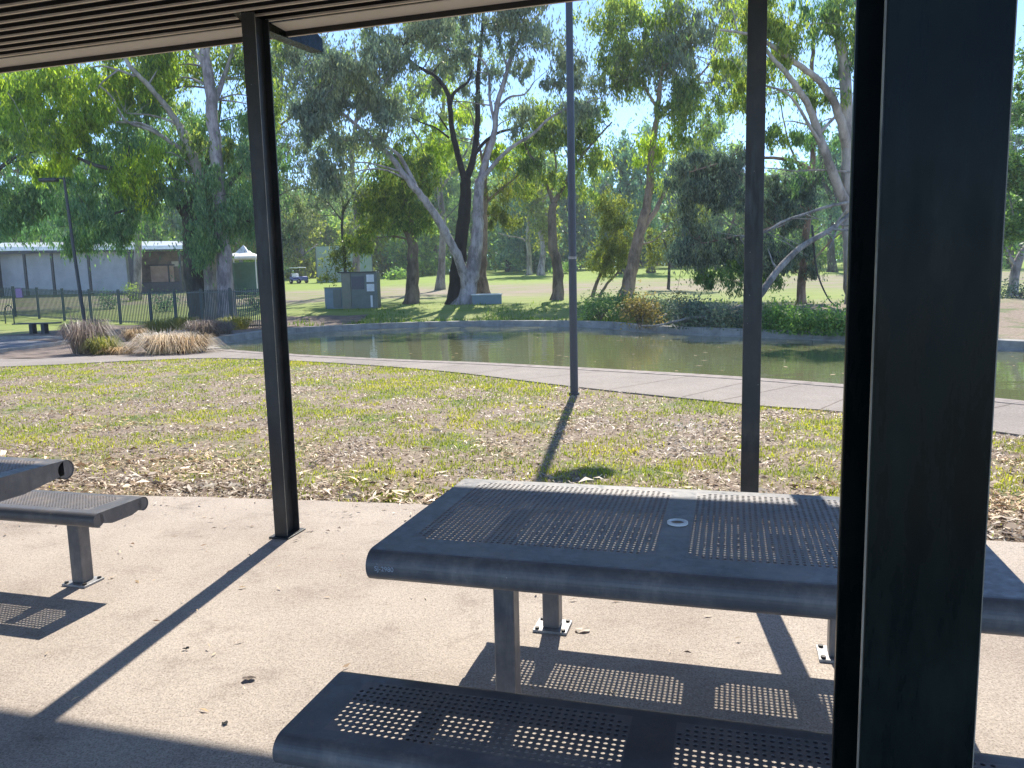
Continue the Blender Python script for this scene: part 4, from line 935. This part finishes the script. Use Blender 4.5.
FAR = [(300, 118, 205, 46, 2, 'yellow green far tree behind the golf carts'), (322, 128, 212, 40, 0, 'far green tree above the left half of the pale screen'), (362, 122, 218, 46, 2, 'pale far tree directly above the pale screen'),
       (395, 125, 150, 60, 1, 'tall blue green far tree behind the leafy dark tree'), (437, 128, 130, 62, 0, 'tall green far tree seen left of the black trunk'), (418, 112, 225, 36, 4, 'short bright far tree left of the black trunk base'),
       (508, 120, 150, 56, 3, 'blue green far tree right of the reddish trunk'), (530, 112, 195, 34, 1, 'far gum with white trunk left of the brown middle trunk'), (575, 126, 165, 54, 1, 'far blue green tree just behind the lamp pole'),
       (545, 135, 140, 50, 0, 'tallest far green tree between the red trunk and the lamp pole'), (610, 130, 172, 50, 1, 'far blue green tree above the small olive tree'), (640, 140, 178, 40, 3, 'dim far tree seen behind the leaning gum'), (672, 125, 165, 54, 1, 'far tree between the leaning gum and the dark needle tree'),
       (470, 138, 110, 60, 0, 'far crown filling the gap behind the black fork'), (735, 120, 150, 60, 0, 'far tree behind the right thin post'), (700, 128, 120, 60, 3, 'far tree above the upper dark foliage mass'), (765, 112, 170, 50, 4, 'far tree just right of the right thin post'),
       (810, 100, 165, 60, 0, 'far tree behind the fallen silver limb'), (850, 110, 140, 60, 1, 'far tree beside the near post'), (880, 95, 120, 70, 0, 'far tree hidden mostly by the near post'), (1010, 80, 110, 80, 0, 'far tree at the right edge beyond the path'),
       (270, 110, 170, 60, 0, 'far green tree behind the left shelter post'), (240, 105, 150, 60, 2, 'yellowish far tree behind the marquee'), (200, 112, 120, 70, 1, 'far tree behind the pavilion roof end'), (140, 110, 130, 80, 0, 'far tree behind the middle of the pavilion'), (75, 105, 120, 80, 1, 'far tree behind the pavilion at left'), (15, 100, 110, 80, 0, 'far tree behind the far left of the pavilion'),
       (345, 135, 110, 70, 1, 'tall dim far tree high above the screen')]
FAR = [f for f in FAR if not (f[0] == 345)]
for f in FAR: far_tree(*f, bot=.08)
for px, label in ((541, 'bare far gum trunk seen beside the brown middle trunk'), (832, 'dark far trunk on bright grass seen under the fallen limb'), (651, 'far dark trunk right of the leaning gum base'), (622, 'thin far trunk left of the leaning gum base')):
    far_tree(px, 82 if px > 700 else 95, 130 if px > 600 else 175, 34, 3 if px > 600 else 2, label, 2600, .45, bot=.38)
# the wood behind them, one mass
q = MB(); Cs = []
for k in range(95):
    px = -40+k*11.6+random.uniform(-5, 5); Y = random.uniform(150, 185); b0 = at(px, 270, Y); zb = hz(b0.x, Y); h_ = random.uniform(12, 21)
    q.tube([(b0.x, Y, zb-.3), (b0.x+random.gauss(0, .6), Y, zb+h_*.5), (b0.x+random.gauss(0, 1), Y, zb+h_*.9)], [.45, .3, .1], 6, False)
    for j in range(12):
        t = random.uniform(.02, 1); c = np.array([b0.x+random.gauss(0, 2.4), Y+random.gauss(0, 2), zb+h_*t]); Cs.append(c+rng.normal(size=(170, 3))*np.array([1.7, 1.5, 1.1]))
C = np.concatenate(Cs); V, F = leaf_quads(C, 1.15, .55, .5)
wd = q.build('distant_wood', [BK['brown'], LF['far_blue'], LF['far_green']]); 
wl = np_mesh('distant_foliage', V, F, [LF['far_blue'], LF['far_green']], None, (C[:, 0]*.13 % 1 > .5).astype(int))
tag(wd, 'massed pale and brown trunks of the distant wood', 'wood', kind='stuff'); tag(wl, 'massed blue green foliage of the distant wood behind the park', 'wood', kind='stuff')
# white trunk
tree('gum_tree', 'far white trunked gum with one long bare side limb', BK['white'],
     [([(529, 273, 0), (529, 255, 0), (528, 238, 0), (529, 215, 0), (527, 190, 0)], .36, .2), ([(528, 243, 0), (520, 238, 0), (508, 236, 0), (498, 233, 0)], .12, .05)],
     [(528, 195, 0, 20, 18, 1500), (520, 170, 0, 20, 14, 900)], [LF['far_blue']], 98, Lf=(.5, .2), droop=.6, sub=1.2)

# ------------------------------------------------------------ shrubs
def shrub(px, py, Y, rx, ry, n, leaf, label, name='shrub', group=None, Lf=(.11, .05), cat='shrub', sub=.25, dz=0):
    b0 = at(px, py, Y); zb = hz(b0.x, b0.y)
    zb = max(zb, -.04)
    r_ = empty(name, (b0.x, b0.y, zb), 0, label, cat, group); Rx, Rz = rx*mpp(Y), ry*mpp(Y)*2
    q = MB(); Cs = []
    for k in range(9):
        a = random.uniform(0, 2*PI); e = Vector((math.cos(a)*Rx*.7, math.sin(a)*Rx*.5, Rz*random.uniform(.45, .9)))
        q.tube(catmull([(0, 0, -.05), e*.5+Vector((0, 0, .1)), e], 3), [.02, .018, .016, .013, .01, .008, .005], 5, False)
    ns = max(8, int(n/90))
    for k in range(ns):
        a = random.uniform(0, 2*PI); rr = random.uniform(0, 1)**.5; z = random.uniform(.08, 1)
        fall = math.sqrt(max(.05, 1-(z*.95)**2.2))
        c = np.array([math.cos(a)*rr*Rx*fall, math.sin(a)*rr*Rx*.75*fall, z*Rz*random.uniform(.8, 1.1)])
        m_ = int(n/ns); Cs.append(c+rng.normal(size=(m_, 3))*sub*np.array([1, 1, .75]))
    q.build('stems', BK['brown'], r_, True); C = np.concatenate(Cs); C[:, 2] = np.maximum(C[:, 2], .02)
    V, F = leaf_quads(C, Lf[0], Lf[1], .3); np_mesh('foliage', V, F, leaf, r_)
    return r_
gS = 'shrubs along the far kerb of the pond'
for a_ in [(600, 320, 31.5, 20, 11, 1900, LF['under'], 'low dark green shrub on the kerb just right of the lamp pole'),
           (628, 320, 30, 16, 12, 1700, LF['under'], 'dark green shrub behind the yellow brown overhanging shrub'),
           (640, 334, 26.2, 17, 13, 1700, LF['autumn'], 'yellow brown shrub spilling over the kerb into the pond'),
           (660, 322, 27.5, 20, 12, 1900, LF['blue'], 'grey green shrub right of the yellow brown one'),
           (672, 305, 29.5, 18, 9, 1300, LF['autumn'], 'brownish leaning shrub tops below the dark needle foliage'),
           (690, 325, 25.6, 22, 12, 2100, LF['dark'], 'dark dead looking scrub heap over the kerb'),
           (722, 322, 24.6, 22, 11, 2000, LF['blue'], 'grey scrub heap left of the right thin post'),
           (775, 325, 22.8, 18, 10, 2200, LF['under'], 'lush green groundcover shrub right of the right thin post'),
           (805, 325, 22.0, 18, 9, 2200, LF['under'], 'middle green groundcover shrub below the fallen limb'),
           (835, 326, 21.2, 16, 9, 2000, LF['under'], 'green groundcover shrub beside the near post'),
           (750, 330, 24, 14, 8, 1200, LF['dark'], 'low dark shrub behind the right thin post'),
           (870, 330, 20.5, 22, 8, 1500, LF['under'], 'green groundcover shrub hidden behind the near post')]:
    shrub(*a_, group=gS)
shrub(400, 275, 98, 14, 4, 500, LF['far_green'], 'low far bush at the grass edge left of the black trunk', group='far low bushes', Lf=(.4, .2), sub=.4)
shrub(565, 272, 100, 14, 5, 500, LF['far_green'], 'low far bush at the grass edge beside the lamp pole', group='far low bushes', Lf=(.4, .2), sub=.4)
shrub(1018, 300, 30, 18, 5, 700, LF['dark'], 'dark low bush on the right edge bank', group='far low bushes')
shrub(165, 300, 45, 14, 9, 900, LF['teal'], 'green shrub behind the railing left of the big dark trunk', group='shrubs behind the railing fence')
shrub(110, 300, 48, 12, 8, 800, LF['teal'], 'smaller green shrub behind the middle of the railing', group='shrubs behind the railing fence')
shrub(130, 285, 58, 10, 7, 600, LF['bright'], 'bright green shrub against the pavilion column', group='shrubs behind the railing fence', sub=.3)
shrub(255, 296, 44, 12, 8, 700, LF['teal'], 'green shrub below the marquee beside the left post', group='shrubs behind the railing fence')

# ------------------------------------------------------------ ornamental grasses
def blades(C, n, rad, h, wid, lean, m_):
    """arching blades from a tuft: 2 quads each"""
    a = rng.uniform(0, 2*PI, n); rr = rng.uniform(0, 1, n)**.5*rad*.55
    base = np.stack([np.cos(a)*rr, np.sin(a)*rr, np.zeros(n)], 1)+C
    hh = h*rng.uniform(.55, 1.15, n); out = lean*rng.uniform(.05, 1., n)
    a2 = a+rng.normal(0, .5, n); dr = np.stack([np.cos(a2), np.sin(a2), np.zeros(n)], 1)
    mid = base+dr*(out*.4)[:, None]*rad+np.array([0, 0, 1])*(hh*.75)[:, None]
    tip = base+dr*(out*1.0)[:, None]*rad+np.array([0, 0, 1])*np.maximum(.02, hh*(1.05-out*.95))[:, None]
    sd = np.stack([-np.sin(a2), np.cos(a2), np.zeros(n)], 1)*wid/2
    V = np.stack([base-sd, base+sd, mid+sd*.8, mid-sd*.8, tip+sd*.15, tip-sd*.15], 1).reshape(-1, 3)
    o = (np.arange(n)*6)[:, None]; F = np.concatenate([o+np.array([0, 1, 2, 3]), o+np.array([3, 2, 4, 5])], 0)
    return V, F
def grass_clump(px, py, Y, rad, h, n, m_, label, lean=1.):
    b0 = at(px, py, Y); z = hz(b0.x, b0.y)
    V, F = blades(np.zeros(3), n, rad, h, .014, lean, m_)
    o = np_mesh('grass_clump', V, F, m_); o.location = (b0.x, b0.y, z+.02)
    return tag(o, label, 'ornamental grass', 'ornamental grass clumps in the garden bed')
for a_ in [(90, 354, 20.3, .75, 1.05, 650, GR['mauve'], 'tall mauve grey feathery grass clump at the left end of the bed', .9),
           (104, 356, 19.9, .5, .55, 500, GR['tuft'], 'yellow green tuft at the foot of the tall mauve clump', 1.),
           (168, 355, 19.8, .85, .62, 1500, GR['pale'], 'wide mound of pale bleached straw in the middle of the bed', 1.15),
           (190, 356, 19.8, .7, .55, 1000, GR['straw'], 'tan straw mound touching the right of the bleached mound', 1.15),
           (135, 335, 25, .5, .5, 500, GR['straw'], 'small golden grass tuft behind the bleached mound', 1.1),
           (120, 357, 19.9, .55, .25, 400, GR['straw'], 'flattened brown grass between the mauve clump and the bleached mound', 1.3),
           (160, 333, 27, .7, .7, 700, GR['tuft'], 'green spiky clump behind the bleached mound', .9),
           (205, 335, 26, .8, .7, 900, GR['mauve'], 'mauve grass clump near the left end of the pond', .9),
           (222, 331, 28, .6, .55, 500, GR['mauve'], 'smaller mauve clump right beside the pond kerb', 1.),
           (75, 335, 25.5, .6, .7, 600, GR['mauve'], 'thin mauve clump behind the tall one by the bed edging', .9),
           (185, 325, 32, .9, .6, 800, GR['tuft'], 'green clump at the foot of the railing left of the post', .9),
           (235, 325, 31, .9, .6, 700, GR['tuft'], 'green clump at the foot of the railing next to the left post', .9)]:
    grass_clump(*a_)

# ------------------------------------------------------------ lawn blades and litter (uncountable)
NEARC = np.array([(p.x, p.y) for p in nearc])
def lawn_mask(x, y):
    nn = x*(-sa)+y*ca   # n coordinate (outward)
    aa = x*ca+y*sa
    slab = np.interp(aa, [e[0] for e in edge], [e[1] for e in edge])
    yp = np.interp(x, NEARC[:, 0], NEARC[:, 1])
    return (nn > slab+.01) & (y < yp-.02)
def vnoise(x, y, s, seed):
    r2 = np.random.default_rng(seed); G = r2.uniform(0, 1, (64, 64)); u_ = x/s; v_ = y/s
    i = np.floor(u_).astype(int); j = np.floor(v_).astype(int); fu, fv = sst(u_-i), sst(v_-j)
    g_ = lambda a, b_: G[a % 64, b_ % 64]
    return (g_(i, j)*(1-fu)+g_(i+1, j)*fu)*(1-fv)+(g_(i, j+1)*(1-fu)+g_(i+1, j+1)*fu)*fv
def scatter(n, ymin=3.6, ymax=18.2, power=1.5):
    y = ymin+(ymax-ymin)*rng.uniform(0, 1, n)**power; x = rng.uniform(-1, 1, n)*(y*.74+2.4)
    return x, y
def density(x, y): return .38*vnoise(x, y, .8, 3)+.34*vnoise(x, y, .3, 5)+.28*vnoise(x, y, .12, 8)
x, y = scatter(350000, power=1.35); D = density(x, y); yp = np.interp(x, NEARC[:, 0], NEARC[:, 1])
nearpath = np.exp(-(yp-y)/1.6); nn = x*(-sa)+y*ca; slabd = nn-4.95
keep = lawn_mask(x, y) & (rng.uniform(0, 1, len(x)) < np.clip((D-.45)*4+nearpath*.8-np.exp(-slabd/.5)*.5+.1, .04, 1)*(1-.8*sst((vnoise(x+9, y+4, 1.7, 21)-.52)*6)*sst((x+1)/2.5)))
x, y = x[keep], y[keep]; n = len(x)
a = rng.uniform(0, 2*PI, n); hh = rng.uniform(.013, .042, n)*(1+.3*nearpath[keep]); wd = .004+.0009*y
B0 = np.stack([x, y, np.full(n, -.012)], 1); dr = np.stack([np.cos(a), np.sin(a), np.zeros(n)], 1); sd = np.stack([-np.sin(a), np.cos(a), np.zeros(n)], 1)*wd[:, None]/2
ln = rng.uniform(.2, 1.1, n)[:, None]; tip = B0+dr*hh[:, None]*ln+np.array([0, 0, 1])*hh[:, None]
mid = B0+dr*hh[:, None]*ln*.35+np.array([0, 0, .6])*hh[:, None]
V = np.stack([B0-sd, B0+sd, mid+sd*.8, tip, mid-sd*.8], 1)
Vq = np.stack([B0-sd, B0+sd, tip+sd*.1, tip-sd*.1], 1).reshape(-1, 3)
o = np_mesh('lawn_grass', Vq, np.arange(4*n).reshape(n, 4), GR['lawn']); tag(o, 'short patchy green grass between the slab and the path', 'grass', kind='stuff')

def litter_mesh(name, x, y, z0, size, label, flatness=.35, m_=None):
    n = len(x); a = rng.uniform(0, 2*PI, n); L_ = size*rng.uniform(.5, 1.5, n); W_ = L_*rng.uniform(.14, .3, n)
    dr = np.stack([np.cos(a), np.sin(a), rng.normal(0, flatness, n)], 1); sd = np.stack([-np.sin(a), np.cos(a), rng.normal(0, .5, n)], 1)
    C = np.stack([x, y, z0+np.abs(rng.normal(0, .008, n))+.004], 1); up = np.array([0, 0, 1])*(L_*rng.uniform(-.12, .2, n))[:, None]
    V = np.stack([C-dr*L_[:, None]/2, C+sd*W_[:, None]/2+up, C+dr*L_[:, None]/2, C-sd*W_[:, None]/2+up], 1)
    V[:, :, 2] = np.maximum(V[:, :, 2], z0+.002)
    o = np_mesh(name, V.reshape(-1, 3), np.arange(4*n).reshape(n, 4), m_ or GR['litter']); return tag(o, label, 'leaf litter', kind='stuff')
x, y = scatter(310000, power=1.45); D = density(x, y); yp = np.interp(x, NEARC[:, 0], NEARC[:, 1]); slabd = (x*(-sa)+y*ca)-4.95
keep = lawn_mask(x, y) & (rng.uniform(0, 1, len(x)) < np.clip((.60-D)*2.6+np.exp(-slabd/.5)*.8-np.exp(-(yp-y)/1.2)*.3+.1, .06, 1)*(.25+1.2*vnoise(x+3, y+7, .55, 31)))
litter_mesh('leaf_litter', x[keep], y[keep], -.012, .046, 'dry fallen gum leaves and bark strewn over the lawn')
nst = 2600; aa = rng.uniform(-9, 8, nst); nn = 4.97+np.abs(rng.exponential(.35, nst)); x = aa*ca-nn*sa; y = aa*sa+nn*ca; keep = lawn_mask(x, y)
litter_mesh('bark_strips', x[keep], y[keep], -.004, .10, 'longer pale bark strips along the slab edge', .2)
# a little litter on the slab
n = 520; aa = rng.uniform(-6, 3.5, n); nn = 4.9-np.abs(rng.exponential(.8, n)); keep = (nn > .8)
nn = nn[keep]; aa = aa[keep]; x = aa*ca-nn*sa; y = aa*sa+nn*ca
litter_mesh('slab_litter', x, y, 0., .038, 'scattered dry leaf scraps and twigs on the concrete', .1)
for (px, py, s, m_, lab, nm) in [(249, 680, .026, BK['brown'], 'dark curled dead leaf lying alone on the concrete', 'dry_leaf'), (582, 631, .035, GR['pale'], 'pale curled leaf beside the far bench leg plate', 'dry_leaf'), (186, 650, .014, BK['dark'], 'dark twig piece left of the lone dead leaf', 'twig'), (225, 724, .013, BK['dark'], 'small dark leaf scrap near the roof shadow edge', 'dry_leaf')]:
    d = _f*FOC+cr*(px-512)-cu*(py-384); t = -EYE/d.z; p = Vector((d.x*t, d.y*t, 0)); q = MB(); K = 9
    vs = [(0, 0, .006)]
    for k in range(K):
        a = 2*PI*k/K; rr = s*(.8+.35*random.random())*(1 if nm == 'dry_leaf' else (1.0 if abs(math.cos(a)) > .6 else .3)); vs.append((math.cos(a)*rr, math.sin(a)*rr*.7, .003+.012*random.random()))
    vs += [(v[0], v[1], v[2]-.002) for v in vs]
    fs = [(0, 1+k, 1+(k+1) % K) for k in range(K)]+[(K+1, K+2+(k+1) % K, K+2+k) for k in range(K)]+[(1+k, K+2+k, K+2+(k+1) % K, 1+(k+1) % K) for k in range(K)]
    q.add(vs, fs); o = q.build(nm, m_, None, loc=p); tag(o, lab, 'leaf' if nm == 'dry_leaf' else 'twig')

x = rng.uniform(-9, 11, 2600); y = rng.uniform(9, 33, 2600); sdv = sdist(x, y); keep = (sdv < -.05) & (rng.uniform(0, 1, 2600) < np.exp(sdv/1.2)*.9+.04)
n = int(keep.sum()); C = np.stack([x[keep], y[keep], np.full(n, -.196)], 1); a = rng.uniform(0, 2*PI, n); L_ = rng.uniform(.03, .09, n)[:, None]
dr = np.stack([np.cos(a), np.sin(a), np.zeros(n)], 1)*L_; sd = np.stack([-np.sin(a), np.cos(a), np.zeros(n)], 1)*L_*.35
o = np_mesh('floating_leaves', np.stack([C-dr, C-sd, C+dr, C+sd], 1).reshape(-1, 3), np.arange(4*n).reshape(n, 4), GR['straw']); tag(o, 'small leaves and scum floating along the pond edges', 'floating leaves', kind='stuff')
# grass fringe on the far bank
n = 26000; x = rng.uniform(-10, 14, n); y = rng.uniform(20, 44, n); sdv = sdist(x, y); yk = 33+0*x
keep = (sdv > .45) & (sdv < 9) & (y > 19+np.maximum(0, 8-x)*.8) & (x > -9.6) & (rng.uniform(0, 1, n) < np.exp(-(sdv-.4)/3.)*1.2)
keep &= vnoise(x+40, y+5, 1.9, 77) > .47
x, y = x[keep], y[keep]; n = len(x); z = height(x, y); a = rng.uniform(0, 2*PI, n); hh = rng.uniform(.06, .22, n); sd = np.stack([np.cos(a), np.sin(a), np.zeros(n)], 1)*.022
B0 = np.stack([x, y, z], 1); tip = B0+np.stack([rng.normal(0, .05, n), rng.normal(0, .05, n), hh], 1)
V = np.stack([B0-sd, B0+sd, tip+sd*.15, tip-sd*.15], 1).reshape(-1, 3)
o = np_mesh('bank_grass', V, np.arange(4*n).reshape(n, 4), GR['bank']); tag(o, 'rough green grass fringe along the far kerb', 'grass', kind='stuff')

# ------------------------------------------------------------ air
hm = bpy.data.materials.new('pale_air'); hm.use_nodes = True; nt = hm.node_tree; nt.nodes.clear()
om = nt.nodes.new('ShaderNodeOutputMaterial'); pv = nt.nodes.new('ShaderNodeVolumePrincipled'); pv.inputs['Color'].default_value = (.85, .92, 1, 1); pv.inputs['Density'].default_value = .0006; pv.inputs['Anisotropy'].default_value = .3
nt.links.new(pv.outputs[0], om.inputs['Volume'])
q = MB(); q.box((0, 270, 18), (820, 680, 44)); ho = q.build('haze', hm); tag(ho, kind='stuff')
# ------------------------------------------------------------ light, sky, camera
SE, SA = 45.0, 8.1
w = bpy.data.worlds.new('World'); sc.world = w; w.use_nodes = True; nt = w.node_tree
sk = nt.nodes.new('ShaderNodeTexSky'); sk.sky_type = 'NISHITA'; sk.sun_disc = False; sk.sun_elevation = R(SE); sk.sun_rotation = R(SA); sk.air_density = 1.0; sk.dust_density = 0; sk.air_density = .8; sk.ozone_density = 3.5; sk.altitude = 2800
bg = nt.nodes['Background']; bg.inputs[1].default_value = .15; nt.links.new(sk.outputs[0], bg.inputs[0])
sd_ = bpy.data.lights.new('sun', 'SUN'); sd_.energy = 3.55; sd_.angle = R(.53); sd_.color = (1, .94, .84)
so = bpy.data.objects.new('sun', sd_); COL.objects.link(so)
to_sun = Vector((math.sin(R(SA))*math.cos(R(SE)), math.cos(R(SA))*math.cos(R(SE)), math.sin(R(SE))))
so.rotation_euler = to_sun.to_track_quat('Z', 'Y').to_euler(); so.location = (0, 0, 30)

cam = bpy.data.cameras.new('camera'); co = bpy.data.objects.new('camera', cam); COL.objects.link(co); sc.camera = co
cam.sensor_fit = 'HORIZONTAL'; cam.sensor_width = 36; cam.lens = FOC/1024*36; cam.clip_end = 3000; cam.clip_start = .02
mt = Matrix((cr, cu, -_f)).transposed().to_4x4(); mt.translation = Vector((0, 0, EYE)); co.matrix_world = mt
vs_ = sc.view_settings; vs_.view_transform = 'Standard'; vs_.look = 'None'; vs_.exposure = 1.2; vs_.gamma = 1; vs_.use_curve_mapping = False
sc.render.engine = 'CYCLES'; sc.cycles.max_bounces = 8; sc.cycles.diffuse_bounces = 4; sc.cycles.transmission_bounces = 4
